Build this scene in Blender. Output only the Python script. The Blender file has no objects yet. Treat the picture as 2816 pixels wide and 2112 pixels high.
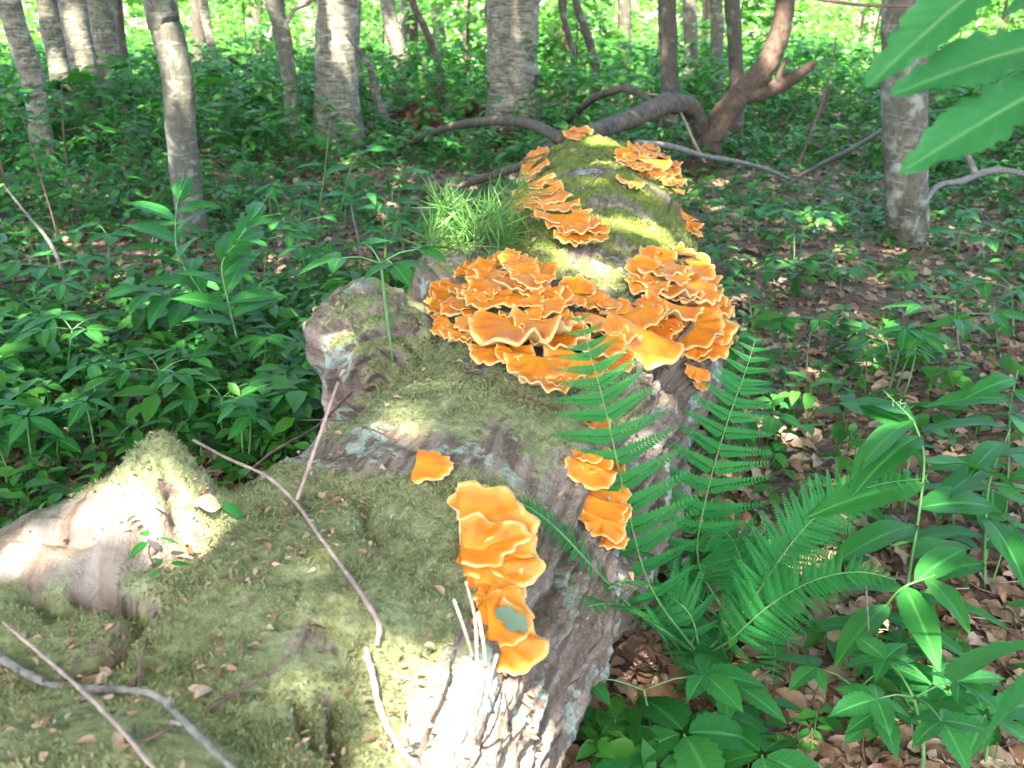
import bpy, math, random
import numpy as np
from mathutils import Vector, Matrix
from mathutils.bvhtree import BVHTree

random.seed(7)
RNG = np.random.default_rng(7)
SC = bpy.context.scene
COL = SC.collection
R = math.radians

# ------------------------------------------------------------------ camera
F = 1005.0
PITCH = R(22.49)
CAM = np.array([0.0, 0.0, 1.5])
cd = bpy.data.cameras.new('camera')
cam = bpy.data.objects.new('camera', cd)
COL.objects.link(cam)
cam.location = CAM
cam.rotation_euler = (R(90) - PITCH, 0, 0)
cd.sensor_width = 36.0
cd.lens = 36.0 * F / 1024.0
cd.clip_start = 0.02
cd.clip_end = 600
cd.dof.use_dof = True
cd.dof.focus_distance = 2.3
cd.dof.aperture_fstop = 6.0
SC.camera = cam

# ------------------------------------------------------------------ light
SUN_EL = 58.0
SUN_H = np.array([-0.20, -0.98])          # horizontal direction towards the sun
SUN_H = SUN_H / np.linalg.norm(SUN_H)
SUN = np.array([SUN_H[0] * math.cos(R(SUN_EL)), SUN_H[1] * math.cos(R(SUN_EL)), math.sin(R(SUN_EL))])
W = bpy.data.worlds.new('World')
SC.world = W
W.use_nodes = True
wn = W.node_tree
bg = wn.nodes['Background']
sky = wn.nodes.new('ShaderNodeTexSky')
sky.sky_type = 'NISHITA'
sky.sun_disc = False
sky.sun_elevation = R(SUN_EL)
sky.sun_rotation = math.atan2(SUN_H[0], SUN_H[1])
sky.air_density = 0.7
sky.dust_density = 3.0
sky.ozone_density = 0.6
wn.links.new(sky.outputs[0], bg.inputs[0])
bg.inputs[1].default_value = 0.15
sd = bpy.data.lights.new('sun', 'SUN')
sd.energy = 4.0
sd.angle = R(0.53)
sd.color = (1.0, 0.95, 0.86)
sun = bpy.data.objects.new('sun', sd)
COL.objects.link(sun)
sun.location = (0, 0, 30)
sun.rotation_euler = Vector(SUN).to_track_quat('Z', 'Y').to_euler()

SC.view_settings.view_transform = 'Standard'
SC.view_settings.look = 'None'
SC.view_settings.gamma = 1.0
SC.view_settings.exposure = 3.8
SC.view_settings.use_curve_mapping = False
SC.render.engine = 'CYCLES'
cy = SC.cycles
cy.use_denoising = True
cy.max_bounces = 8
cy.diffuse_bounces = 4
cy.glossy_bounces = 2
cy.transmission_bounces = 4
cy.transparent_max_bounces = 4
cy.sample_clamp_indirect = 6.0
cy.caustics_reflective = False
cy.caustics_refractive = False
try:
    cy.use_fast_gi = False
except Exception:
    pass

# ------------------------------------------------------------------ noise
_perm = RNG.permutation(256).astype(np.int64)
_perm = np.concatenate([_perm, _perm, _perm])
_grad = RNG.normal(size=(256, 3))
_grad /= np.linalg.norm(_grad, axis=1)[:, None]


def noise(p):
    """gradient noise, p (N,3) -> (N,) about -0.7..0.7"""
    p = np.asarray(p, float)
    i = np.floor(p).astype(np.int64)
    f = p - i
    u = f * f * f * (f * (f * 6 - 15) + 10)
    i &= 255
    out = 0
    for dx in (0, 1):
        wx = u[:, 0] if dx else 1 - u[:, 0]
        for dy in (0, 1):
            wy = u[:, 1] if dy else 1 - u[:, 1]
            for dz in (0, 1):
                wz = u[:, 2] if dz else 1 - u[:, 2]
                h = _perm[_perm[_perm[(i[:, 0] + dx) & 255] + ((i[:, 1] + dy) & 255)] + ((i[:, 2] + dz) & 255)]
                g = _grad[h]
                out = out + wx * wy * wz * (g[:, 0] * (f[:, 0] - dx) + g[:, 1] * (f[:, 1] - dy) + g[:, 2] * (f[:, 2] - dz))
    return out


def fbm(p, octaves=4, gain=0.5):
    p = np.asarray(p, float)
    a, s, t = 1.0, 0.0, 0.0
    for k in range(octaves):
        s = s + a * noise(p * 2 ** k + 17.3 * k)
        a *= gain
    return s


def sstep(a, b, x):
    t = np.clip((x - a) / (b - a), 0, 1)
    return t * t * (3 - 2 * t)


# ------------------------------------------------------------------ mesh helpers
def mesh_from(name, V, polys, attrs=None, smooth=True, mats=(), mat_idx=None):
    """polys: list of int arrays (n,k), each one face size"""
    me = bpy.data.meshes.new(name)
    V = np.asarray(V, np.float32)
    if not isinstance(polys, (list, tuple)):
        polys = [polys]
    polys = [np.asarray(p, np.int32) for p in polys if len(p)]
    nl = sum(p.size for p in polys)
    npoly = sum(len(p) for p in polys)
    me.vertices.add(len(V))
    me.vertices.foreach_set('co', V.ravel())
    me.loops.add(nl)
    me.polygons.add(npoly)
    me.loops.foreach_set('vertex_index', np.concatenate([p.ravel() for p in polys]))
    starts, tot, acc = [], [], 0
    for p in polys:
        k = p.shape[1]
        starts.append(acc + np.arange(len(p)) * k)
        acc += p.size
    me.polygons.foreach_set('loop_start', np.concatenate(starts).astype(np.int32))
    if mat_idx is not None:
        me.polygons.foreach_set('material_index', np.asarray(mat_idx, np.int32))
    if smooth:
        me.polygons.foreach_set('use_smooth', np.ones(npoly, bool))
    for m in mats:
        me.materials.append(m)
    me.update(calc_edges=True)
    for k, a in (attrs or {}).items():
        a = np.asarray(a, np.float32)
        at = me.attributes.new(k, 'FLOAT', 'POINT')
        at.data.foreach_set('value', a)
    return me


def link(name, me, parent=None, loc=None, rot=None, scale=None):
    o = bpy.data.objects.new(name, me)
    COL.objects.link(o)
    if parent is not None:
        o.parent = parent
    if loc is not None:
        o.location = loc
    if rot is not None:
        o.rotation_euler = rot
    if scale is not None:
        o.scale = scale if hasattr(scale, '__len__') else (scale,) * 3
    return o


def thing(name, label, cat, loc=(0, 0, 0), rotz=0.0, group=None, me=None, scale=None):
    o = link(name, me, None, loc, (0, 0, rotz), scale)
    o['label'] = label
    o['category'] = cat
    if group:
        o['group'] = group
    return o


def dup(root, loc, rotz, scale=1.0, label=None, group=None, tilt=(0, 0)):
    r = root.copy()
    COL.objects.link(r)
    r.location = loc
    r.rotation_euler = (tilt[0], tilt[1], rotz)
    r.scale = (scale,) * 3
    if label:
        r['label'] = label
    if group:
        r['group'] = group
    for ch in list(root.children):
        c = ch.copy()
        COL.objects.link(c)
        c.parent = r
        for g in ch.children:
            d = g.copy()
            COL.objects.link(d)
            d.parent = c
    return r


def catmull(P, n):
    P = np.asarray(P, float)
    if len(P) < 3:
        t = np.linspace(0, 1, n)[:, None]
        return P[0] * (1 - t) + P[-1] * t
    Q = np.vstack([2 * P[0] - P[1], P, 2 * P[-1] - P[-2]])
    out = []
    for u in np.linspace(0, len(P) - 1 - 1e-6, n):
        k = int(u)
        t = u - k
        a, b, c, d = Q[k:k + 4]
        out.append(0.5 * (2 * b + (c - a) * t + (2 * a - 5 * b + 4 * c - d) * t ** 2 + (3 * b - a - 3 * c + d) * t ** 3))
    return np.array(out)


def tube(P, rad, nseg=8, n=None, amp=0.0, freq=4.0, seed=0.0, caps=True):
    """swept tube; returns V, [quads, tris]"""
    P = np.asarray(P, float)
    rad = np.asarray(rad, float)
    if n:
        rr = np.interp(np.linspace(0, 1, n), np.linspace(0, 1, len(rad)), rad)
        P = catmull(P, n)
    else:
        rr = rad if len(rad) == len(P) else np.interp(np.linspace(0, 1, len(P)), np.linspace(0, 1, len(rad)), rad)
    n = len(P)
    T = np.gradient(P, axis=0)
    T /= np.linalg.norm(T, axis=1)[:, None] + 1e-9
    up = np.array([0.0, 0, 1.0]) if abs(T[0, 2]) < 0.9 else np.array([1.0, 0, 0])
    A = np.zeros((n, 3))
    B = np.zeros((n, 3))
    a = np.cross(up, T[0])
    a /= np.linalg.norm(a)
    for k in range(n):
        a = a - T[k] * a.dot(T[k])
        a /= np.linalg.norm(a)
        A[k] = a
        B[k] = np.cross(T[k], a)
    th = np.linspace(0, 2 * np.pi, nseg, endpoint=False)
    V = P[:, None, :] + rr[:, None, None] * (np.cos(th)[None, :, None] * A[:, None, :] + np.sin(th)[None, :, None] * B[:, None, :])
    V = V.reshape(-1, 3)
    if amp:
        C = np.repeat(P, nseg, axis=0)
        d = V - C
        nn = fbm(V * freq + seed, 3)
        V = C + d * (1 + amp * nn)[:, None]
    i = np.arange(n - 1)[:, None] * nseg + np.arange(nseg)[None, :]
    j = np.arange(n - 1)[:, None] * nseg + (np.arange(nseg)[None, :] + 1) % nseg
    Q = np.stack([i, j, j + nseg, i + nseg], -1).reshape(-1, 4)
    tris = np.zeros((0, 3), int)
    if caps:
        V = np.vstack([V, P[0], P[-1]])
        c0, c1 = len(V) - 2, len(V) - 1
        k = np.arange(nseg)
        k2 = (k + 1) % nseg
        tris = np.vstack([np.stack([np.full(nseg, c0), k2, k], -1),
                          np.stack([np.full(nseg, c1), k + (n - 1) * nseg, k2 + (n - 1) * nseg], -1)])
    return V, [Q, tris]


def join(parts):
    """parts: list of (V,[quads,tris],attr dict or None) -> V,[Q,T]"""
    Vs, Qs, Ts, off = [], [], [], 0
    for V, P in parts:
        Vs.append(V)
        for p in P:
            if len(p) == 0:
                continue
            (Qs if p.shape[1] == 4 else Ts).append(p + off)
        off += len(V)
    Q = np.vstack(Qs) if Qs else np.zeros((0, 4), int)
    T = np.vstack(Ts) if Ts else np.zeros((0, 3), int)
    return np.vstack(Vs), [Q, T]


# ------------------------------------------------------------------ leaf templates (along +Y, length 1, normal +Z)
def leaf(rows=6, width=0.5, peak=0.4, fold=0.15, droop=0.25, serr=0.0, teeth=10, tip=1.3, wave=0.0, cols=1, base=0.9, chew=0.0, seed=0):
    t = np.linspace(0, 1, rows + 1)
    prof = (t / peak) ** base * np.exp(base * (1 - t / peak)) if peak > 0 else 1 - t
    # beta-like outline
    a = 1.0 + 0 * t
    k = peak / (1 - peak)
    prof = (np.clip(t, 0, 1) ** (k * tip)) * (np.clip(1 - t, 0, 1) ** tip)
    prof = prof / prof.max() * width * 0.5
    prof[0] = width * 0.03
    r = np.random.default_rng(seed)
    V = []
    for s_i in range(-cols, cols + 1):
        u = s_i / cols
        w = prof * u
        if abs(s_i) == cols and serr:
            w = w * (1 + serr * ((t * teeth) % 1.0 - 0.6))
        if abs(s_i) == cols and chew:
            w = w * (1 - chew * np.clip(np.sin(t * 31 + s_i) * np.sin(t * 17 + 2 * s_i + seed), 0, 1))
        z = np.abs(w) * fold * 2 - droop * t ** 2 + wave * np.sin(t * 14 + s_i * 2.0 + seed) * np.abs(u) * width * 0.3
        y = t + (serr * 0.03 * np.abs(u) if serr else 0)
        V.append(np.stack([w, y * np.ones_like(t), z], -1))
    V = np.array(V)                      # (2c+1, rows+1, 3)
    nc = 2 * cols + 1
    idx = np.arange(nc * (rows + 1)).reshape(nc, rows + 1)
    Q = np.stack([idx[:-1, :-1], idx[1:, :-1], idx[1:, 1:], idx[:-1, 1:]], -1).reshape(-1, 4)
    return V.reshape(-1, 3), [Q, np.zeros((0, 3), int)]


def leaf_at(tm, rows, cols):
    nc = 2 * cols + 1
    lu = np.repeat(np.abs(np.linspace(-1, 1, nc)), rows + 1)
    lt = np.tile(np.linspace(0, 1, rows + 1), nc)
    return {'lu': lu, 'lt': lt, 'isl': np.ones(len(lu))}


def tiny_leaf(width=0.55, fold=0.12, droop=0.18):
    V = np.array([[0, 0, 0], [-width * .42, .33, fold * width], [0, .38, -droop * .12], [width * .42, .33, fold * width],
                  [-width * .36, .66, fold * width - droop * .4], [0, .7, -droop * .45], [width * .36, .66, fold * width - droop * .4], [0, 1, -droop]], float)
    T = np.array([[0, 2, 1], [0, 3, 2], [4, 5, 7], [5, 6, 7]])
    Q = np.array([[1, 2, 5, 4], [2, 3, 6, 5]])
    return V, [Q, T]


def frames(yaw, pitch, roll):
    """rotation matrices (N,3,3): leaf +Y points to yaw direction, raised by pitch, rolled"""
    cy_, sy_ = np.cos(yaw), np.sin(yaw)
    cp, sp = np.cos(pitch), np.sin(pitch)
    Y = np.stack([cy_ * cp, sy_ * cp, sp], -1)
    X0 = np.stack([sy_, -cy_, 0 * yaw], -1)
    Z0 = np.cross(X0, Y)
    cr, sr = np.cos(roll)[:, None], np.sin(roll)[:, None]
    X = X0 * cr + Z0 * sr
    Z = np.cross(X, Y)
    return np.stack([X, Y, Z], -1)      # columns are axes


def scatter(tmpl, M, L, size, rnd=None):
    """joined mesh arrays from N transformed templates; size (N,) or (N,3)"""
    V0, P0 = tmpl
    N, n = len(L), len(V0)
    size = np.asarray(size, float)
    if size.ndim == 1:
        size = np.repeat(size[:, None], 3, 1)
    V = np.einsum('nij,nkj->nki', M, V0[None] * size[:, None, :]) + L[:, None, :]
    polys = [(p[None] + (np.arange(N) * n)[:, None, None]).reshape(-1, p.shape[1]) for p in P0 if len(p)]
    rr = np.repeat(RNG.random(N) if rnd is None else rnd, n)
    return V.reshape(-1, 3), polys, rr


# ------------------------------------------------------------------ materials
def mat(name):
    m = bpy.data.materials.new(name)
    m.use_nodes = True
    nt = m.node_tree
    b = nt.nodes['Principled BSDF']
    return m, nt, b


def N_(nt, typ, **kw):
    n = nt.nodes.new(typ)
    for k, v in kw.items():
        if hasattr(n, k):
            setattr(n, k, v)
        else:
            n.inputs[k].default_value = v
    return n


def ramp(nt, src, stops, interp='LINEAR'):
    r = nt.nodes.new('ShaderNodeValToRGB')
    r.color_ramp.interpolation = interp
    e = r.color_ramp.elements
    while len(e) < len(stops):
        e.new(0.5)
    for el, (p, c) in zip(e, stops):
        el.position = p
        el.color = (c[0], c[1], c[2], 1) if hasattr(c, '__len__') else (c, c, c, 1)
    nt.links.new(src, r.inputs[0])
    return r.outputs[0]


def coord(nt, scale=(1, 1, 1), kind='Object'):
    tc = nt.nodes.new('ShaderNodeTexCoord')
    mp = nt.nodes.new('ShaderNodeMapping')
    mp.inputs['Scale'].default_value = scale
    nt.links.new(tc.outputs[kind], mp.inputs[0])
    return mp.outputs[0]


def noise_tex(nt, vec, scale, detail=4, rough=0.55, dist=0.0):
    n = nt.nodes.new('ShaderNodeTexNoise')
    n.inputs['Scale'].default_value = scale
    n.inputs['Detail'].default_value = detail
    n.inputs['Roughness'].default_value = rough
    n.inputs['Distortion'].default_value = dist
    nt.links.new(vec, n.inputs['Vector'])
    return n.outputs['Fac']


def mixc(nt, fac, a, b, blend='MIX'):
    m = nt.nodes.new('ShaderNodeMix')
    m.data_type = 'RGBA'
    m.blend_type = blend
    for s, v in ((0, fac), (6, a), (7, b)):
        if hasattr(v, 'is_output') or isinstance(v, bpy.types.NodeSocket):
            nt.links.new(v, m.inputs[s])
        elif s == 0:
            m.inputs[0].default_value = v
        else:
            m.inputs[s].default_value = (*v, 1)
    return m.outputs[2]


def math_(nt, op, a, b=None):
    m = nt.nodes.new('ShaderNodeMath')
    m.operation = op
    for k, v in ((0, a), (1, b)):
        if v is None:
            continue
        if isinstance(v, bpy.types.NodeSocket):
            nt.links.new(v, m.inputs[k])
        else:
            m.inputs[k].default_value = v
    return m.outputs[0]


def attr(nt, name):
    a = nt.nodes.new('ShaderNodeAttribute')
    a.attribute_name = name
    return a.outputs['Fac']


def bump(nt, b, h, strength=0.4, dist=0.01):
    bp = nt.nodes.new('ShaderNodeBump')
    bp.inputs['Strength'].default_value = strength
    bp.inputs['Distance'].default_value = dist
    nt.links.new(h, bp.inputs['Height'])
    nt.links.new(bp.outputs[0], b.inputs['Normal'])


def leaf_mat(name, dark, light, trans, tfac=0.35, rough=0.45, spec=0.4, veins='side'):
    m, nt, b = mat(name)
    oi = nt.nodes.new('ShaderNodeObjectInfo')
    v = math_(nt, 'FRACT', math_(nt, 'ADD', attr(nt, 'rnd'), oi.outputs['Random']))
    nz = noise_tex(nt, coord(nt), 9.0, 3)
    v2 = math_(nt, 'ADD', math_(nt, 'MULTIPLY', v, 0.7), math_(nt, 'MULTIPLY', math_(nt, 'SUBTRACT', nz, 0.35), 0.6))
    c = ramp(nt, v2, [(0.0, dark), (0.55, [(a + bb) / 2 for a, bb in zip(dark, light)]), (0.95, light)])
    if veins:
        lu, lt, isl = attr(nt, 'lu'), attr(nt, 'lt'), attr(nt, 'isl')
        if veins == 'side':
            ph = math_(nt, 'SUBTRACT', math_(nt, 'MULTIPLY', lt, 9.0), math_(nt, 'MULTIPLY', lu, 1.6))
        else:
            ph = math_(nt, 'MULTIPLY', lu, 5.0)
        tri = math_(nt, 'ABSOLUTE', math_(nt, 'SUBTRACT', math_(nt, 'FRACT', ph), 0.5))      # 0.5 on the vein
        vein = ramp(nt, tri, [(0.36, 0.0), (0.5, 1.0)])
        mid = ramp(nt, lu, [(0.03, 1.0), (0.14, 0.0)])
        fac = math_(nt, 'MULTIPLY', math_(nt, 'MAXIMUM', math_(nt, 'MULTIPLY', vein, 0.18), math_(nt, 'MULTIPLY', mid, 0.6)), isl)
        c = mixc(nt, fac, c, [min(1, x * 1.7 + 0.02) for x in light])
        bump(nt, b, math_(nt, 'MULTIPLY', math_(nt, 'SUBTRACT', tri, mid), isl), 0.25, 0.003)
    nt.links.new(c, b.inputs['Base Color'])
    b.inputs['Roughness'].default_value = rough
    b.inputs['Specular IOR Level'].default_value = spec
    tr = nt.nodes.new('ShaderNodeBsdfTranslucent')
    tr.inputs[0].default_value = (*trans, 1)
    mx = nt.nodes.new('ShaderNodeMixShader')
    mx.inputs[0].default_value = tfac
    out = nt.nodes['Material Output']
    nt.links.new(b.outputs[0], mx.inputs[1])
    nt.links.new(tr.outputs[0], mx.inputs[2])
    nt.links.new(mx.outputs[0], out.inputs[0])
    return m


M = {}
M['leaf'] = leaf_mat('understory_leaf', (0.012, 0.090, 0.014), (0.042, 0.178, 0.026), (0.05, 0.26, 0.03), rough=0.5, spec=0.22)
M['leaf2'] = leaf_mat('seal_leaf', (0.016, 0.114, 0.021), (0.040, 0.188, 0.032), (0.06, 0.30, 0.04), rough=0.48, spec=0.25, veins='rib')
M['cover'] = leaf_mat('ground_cover_leaf', (0.011, 0.072, 0.010), (0.058, 0.190, 0.022), (0.055, 0.25, 0.024), tfac=0.3, rough=0.5, spec=0.25, veins=None)
M['fern'] = leaf_mat('fern_leaf', (0.016, 0.128, 0.028), (0.030, 0.178, 0.036), (0.05, 0.30, 0.05), tfac=0.35, rough=0.6, spec=0.15, veins=None)
M['canopy'] = leaf_mat('canopy_leaf', (0.05, 0.12, 0.03), (0.09, 0.20, 0.04), (0.18, 0.38, 0.06), tfac=0.45, veins=None)
M['far_leaf'] = leaf_mat('far_tree_leaf', (0.045, 0.15, 0.028), (0.11, 0.28, 0.045), (0.17, 0.46, 0.05), tfac=0.4, rough=0.38, spec=0.5, veins=None)
M['big_leaf'] = leaf_mat('overhang_leaf', (0.024, 0.130, 0.036), (0.032, 0.155, 0.044), (0.05, 0.27, 0.05), tfac=0.4, rough=0.45, spec=0.3)
M['soft_leaf'] = leaf_mat('soft_leaf', (0.014, 0.110, 0.022), (0.036, 0.178, 0.034), (0.06, 0.28, 0.036), tfac=0.35, rough=0.5, spec=0.25)
M['grey_leaf'] = leaf_mat('dull_leaf', (0.10, 0.15, 0.10), (0.13, 0.18, 0.11), (0.08, 0.18, 0.06), tfac=0.2)
M['needle'] = leaf_mat('needle', (0.04, 0.13, 0.025), (0.12, 0.23, 0.04), (0.09, 0.24, 0.03), tfac=0.25, veins=None)


def simple(name, col, rough=0.7, var=0.35, scale=20, bmp=0.0, spec=0.3, stretch=(1, 1, 1)):
    m, nt, b = mat(name)
    nz = noise_tex(nt, coord(nt, stretch), scale, 5, 0.6)
    c = ramp(nt, nz, [(0.3, [x * (1 - var) for x in col]), (0.5, col), (0.72, [min(1, x * (1 + var)) for x in col])])
    nt.links.new(c, b.inputs['Base Color'])
    b.inputs['Roughness'].default_value = rough
    b.inputs['Specular IOR Level'].default_value = spec
    if bmp:
        bump(nt, b, nz, bmp, 0.01)
    return m


M['stem'] = simple('green_stem', (0.09, 0.20, 0.06), 0.5, 0.25)
M['stem_brown'] = simple('brown_stem', (0.10, 0.055, 0.035), 0.7, 0.3)
M['twig_pale'] = simple('pale_twig', (0.24, 0.175, 0.14), 0.75, 0.4, 40, 0.3)
M['twig_grey'] = simple('lichen_twig', (0.13, 0.12, 0.10), 0.85, 0.55, 60, 0.4)
M['twig_brown'] = simple('brown_twig', (0.11, 0.06, 0.045), 0.7, 0.4, 50, 0.3)
M['rotten'] = simple('rotten_red_wood', (0.040, 0.016, 0.008), 0.95, 0.6, 14, 0.8)


def trunk_mat(name, base, light, dark, band=0.0, lichen=0.4, scale=1.0):
    m, nt, b = mat(name)
    v = coord(nt)
    big = noise_tex(nt, v, 5.0 * scale, 5, 0.65, 0.4)
    fine = noise_tex(nt, coord(nt, (1, 1, 0.35)), 45 * scale, 4, 0.6)
    c = ramp(nt, big, [(0.32, dark), (0.47, base), (0.60, base), (0.70, light)])
    c = mixc(nt, math_(nt, 'MULTIPLY', ramp(nt, fine, [(0.45, 0.0), (0.62, 1.0)]), 0.5), c, dark)
    if band:
        bn = noise_tex(nt, coord(nt, (2.0, 2.0, 14.0)), 4.0, 4, 0.6, 0.6)
        c = mixc(nt, math_(nt, 'MULTIPLY', ramp(nt, bn, [(0.50, 0.0), (0.60, 1.0)]), band), c, dark)
        b2 = noise_tex(nt, coord(nt, (2.5, 2.5, 9.0)), 3.0, 4, 0.6, 0.8)
        c = mixc(nt, math_(nt, 'MULTIPLY', ramp(nt, b2, [(0.55, 0.0), (0.66, 1.0)]), 0.6), c, light)
    li = noise_tex(nt, v, 11.0 * scale, 3, 0.5, 0.3)
    c = mixc(nt, math_(nt, 'MULTIPLY', ramp(nt, li, [(0.54, 0.0), (0.68, 1.0)]), lichen), c, (0.25, 0.275, 0.22))
    nt.links.new(c, b.inputs['Base Color'])
    b.inputs['Roughness'].default_value = 0.85
    b.inputs['Specular IOR Level'].default_value = 0.2
    bump(nt, b, math_(nt, 'ADD', fine, big), 0.5, 0.012)
    return m


M['dead_wood'] = trunk_mat('dead_limb_bark', (0.075, 0.055, 0.036), (0.15, 0.118, 0.082), (0.028, 0.02, 0.013), 0.0, 0.2, 1.8)
M['beech'] = trunk_mat('beech_bark', (0.095, 0.088, 0.062), (0.21, 0.20, 0.15), (0.038, 0.034, 0.024), 0.25, 0.55)
M['birch'] = trunk_mat('birch_bark', (0.17, 0.155, 0.11), (0.36, 0.33, 0.25), (0.05, 0.043, 0.03), 0.8, 0.3)
M['dark_bark'] = trunk_mat('dark_bark', (0.075, 0.062, 0.045), (0.14, 0.12, 0.085), (0.03, 0.025, 0.018), 0.0, 0.3)
M['snag'] = trunk_mat('snag_bark', (0.085, 0.055, 0.036), (0.17, 0.12, 0.085), (0.035, 0.022, 0.015), 0.0, 0.1, 1.4)

# ground / litter
m, nt, b = mat('forest_floor')
v = coord(nt)
a1 = noise_tex(nt, v, 28.0, 6, 0.7, 0.5)
a2 = noise_tex(nt, v, 3.0, 4, 0.6)
c = ramp(nt, a1, [(0.28, (0.028, 0.018, 0.011)), (0.45, (0.085, 0.052, 0.03)), (0.58, (0.15, 0.095, 0.055)), (0.75, (0.24, 0.165, 0.10))])
c = mixc(nt, ramp(nt, a2, [(0.5, 0.0), (0.7, 0.5)]), c, (0.045, 0.032, 0.02))
nt.links.new(c, b.inputs['Base Color'])
b.inputs['Roughness'].default_value = 0.95
bump(nt, b, a1, 0.8, 0.02)
M['floor'] = m

m, nt, b = mat('dead_leaf')
oi = nt.nodes.new('ShaderNodeObjectInfo')
v1 = math_(nt, 'FRACT', math_(nt, 'ADD', attr(nt, 'rnd'), oi.outputs['Random']))
nz = noise_tex(nt, coord(nt), 35.0, 4, 0.6)
v2 = math_(nt, 'ADD', math_(nt, 'MULTIPLY', v1, 0.75), math_(nt, 'MULTIPLY', nz, 0.3))
c = ramp(nt, v2, [(0.08, (0.055, 0.03, 0.018)), (0.35, (0.16, 0.09, 0.05)), (0.6, (0.22, 0.14, 0.082)), (0.85, (0.30, 0.215, 0.14)), (1.0, (0.38, 0.30, 0.215))])
nt.links.new(c, b.inputs['Base Color'])
b.inputs['Roughness'].default_value = 0.6
b.inputs['Specular IOR Level'].default_value = 0.35
M['dead_leaf'] = m

# log surface
m, nt, b = mat('mossy_log')
v = coord(nt)
grain = nt.nodes.new('ShaderNodeCombineXYZ')
nt.links.new(math_(nt, 'MULTIPLY', attr(nt, 'grain_a'), 1.0), grain.inputs[0])
nt.links.new(math_(nt, 'MULTIPLY', attr(nt, 'grain_s'), 1.0), grain.inputs[1])
gn = nt.nodes.new('ShaderNodeTexNoise')
gn.inputs['Scale'].default_value = 1.0
gn.inputs['Detail'].default_value = 6
gn.inputs['Roughness'].default_value = 0.65
gn.inputs['Distortion'].default_value = 0.4
nt.links.new(grain.outputs[0], gn.inputs['Vector'])
fine = noise_tex(nt, v, 70.0, 5, 0.7)
med = noise_tex(nt, v, 16.0, 5, 0.65, 0.5)
bark = ramp(nt, gn.outputs['Fac'], [(0.30, (0.045, 0.030, 0.021)), (0.42, (0.115, 0.083, 0.060)), (0.52, (0.18, 0.14, 0.106)), (0.64, (0.26, 0.215, 0.172)), (0.75, (0.13, 0.08, 0.052))])
bark = mixc(nt, math_(nt, 'MULTIPLY', ramp(nt, fine, [(0.42, 0.0), (0.62, 1.0)]), 0.45), bark, (0.10, 0.07, 0.05))
# lichen
li = nt.nodes.new('ShaderNodeTexNoise')
li.inputs['Scale'].default_value = 9.0
li.inputs['Detail'].default_value = 5
li.inputs['Roughness'].default_value = 0.7
li.inputs['Distortion'].default_value = 0.3
nt.links.new(v, li.inputs['Vector'])
bark = mixc(nt, math_(nt, 'MULTIPLY', ramp(nt, li.outputs['Fac'], [(0.56, 0.0), (0.62, 1.0)]), 0.7), bark, (0.30, 0.37, 0.30))
moss = ramp(nt, math_(nt, 'ADD', math_(nt, 'MULTIPLY', fine, 0.55), math_(nt, 'MULTIPLY', med, 0.45)),
            [(0.34, (0.075, 0.070, 0.030)), (0.45, (0.130, 0.140, 0.060)), (0.55, (0.195, 0.208, 0.096)), (0.68, (0.28, 0.265, 0.16))])
moss_far = ramp(nt, math_(nt, 'ADD', math_(nt, 'MULTIPLY', fine, 0.4), math_(nt, 'MULTIPLY', med, 0.6)),
                [(0.34, (0.05, 0.062, 0.012)), (0.47, (0.105, 0.135, 0.016)), (0.58, (0.165, 0.20, 0.026)), (0.70, (0.24, 0.24, 0.05))])
moss = mixc(nt, attr(nt, 'far'), moss, moss_far)
mm = math_(nt, 'ADD', attr(nt, 'moss'), math_(nt, 'MULTIPLY', math_(nt, 'SUBTRACT', math_(nt, 'ADD', fine, med), 1.0), 0.9))
mfac = ramp(nt, mm, [(0.40, 0.0), (0.60, 1.0)])
c = mixc(nt, mfac, bark, moss)
bare = ramp(nt, gn.outputs['Fac'], [(0.35, (0.12, 0.085, 0.06)), (0.5, (0.23, 0.18, 0.14)), (0.65, (0.31, 0.26, 0.21))])
c = mixc(nt, ramp(nt, math_(nt, 'ADD', attr(nt, 'bare'), math_(nt, 'MULTIPLY', math_(nt, 'SUBTRACT', med, 0.5), 0.7)), [(0.42, 0.0), (0.58, 1.0)]), c, bare)
nt.links.new(c, b.inputs['Base Color'])
b.inputs['Roughness'].default_value = 0.92
b.inputs['Specular IOR Level'].default_value = 0.15
bump(nt, b, math_(nt, 'ADD', math_(nt, 'MULTIPLY', gn.outputs['Fac'], 1.2), fine), 0.9, 0.012)
M['log'] = m

M['moss_tuft'] = leaf_mat('moss_tuft', (0.11, 0.120, 0.050), (0.26, 0.270, 0.130), (0.13, 0.16, 0.05), tfac=0.2, rough=0.8, spec=0.1, veins=None)
M['lichen'] = simple('grey_green_lichen', (0.33, 0.42, 0.34), 0.9, 0.3, 60, 0.6)

# fungus
m, nt, b = mat('orange_bracket')
e = attr(nt, 'edge')
nz = noise_tex(nt, coord(nt, kind='Object'), 38.0, 4, 0.6, 0.3)
oi = nt.nodes.new('ShaderNodeObjectInfo')
ee = math_(nt, 'ADD', e, math_(nt, 'MULTIPLY', math_(nt, 'SUBTRACT', nz, 0.5), 0.34))
top = ramp(nt, ee, [(0.05, (0.52, 0.20, 0.012)), (0.38, (0.50, 0.155, 0.004)), (0.74, (0.44, 0.095, 0.003)), (0.90, (0.50, 0.165, 0.012)), (0.985, (0.56, 0.36, 0.14))])
top2 = mixc(nt, math_(nt, 'MULTIPLY', oi.outputs['Random'], 0.4), top, (0.50, 0.19, 0.014))
und = ramp(nt, nz, [(0.35, (0.44, 0.31, 0.13)), (0.65, (0.54, 0.42, 0.20))])
c = mixc(nt, attr(nt, 'under'), top2, und)
nt.links.new(c, b.inputs['Base Color'])
b.inputs['Roughness'].default_value = 0.6
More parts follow.
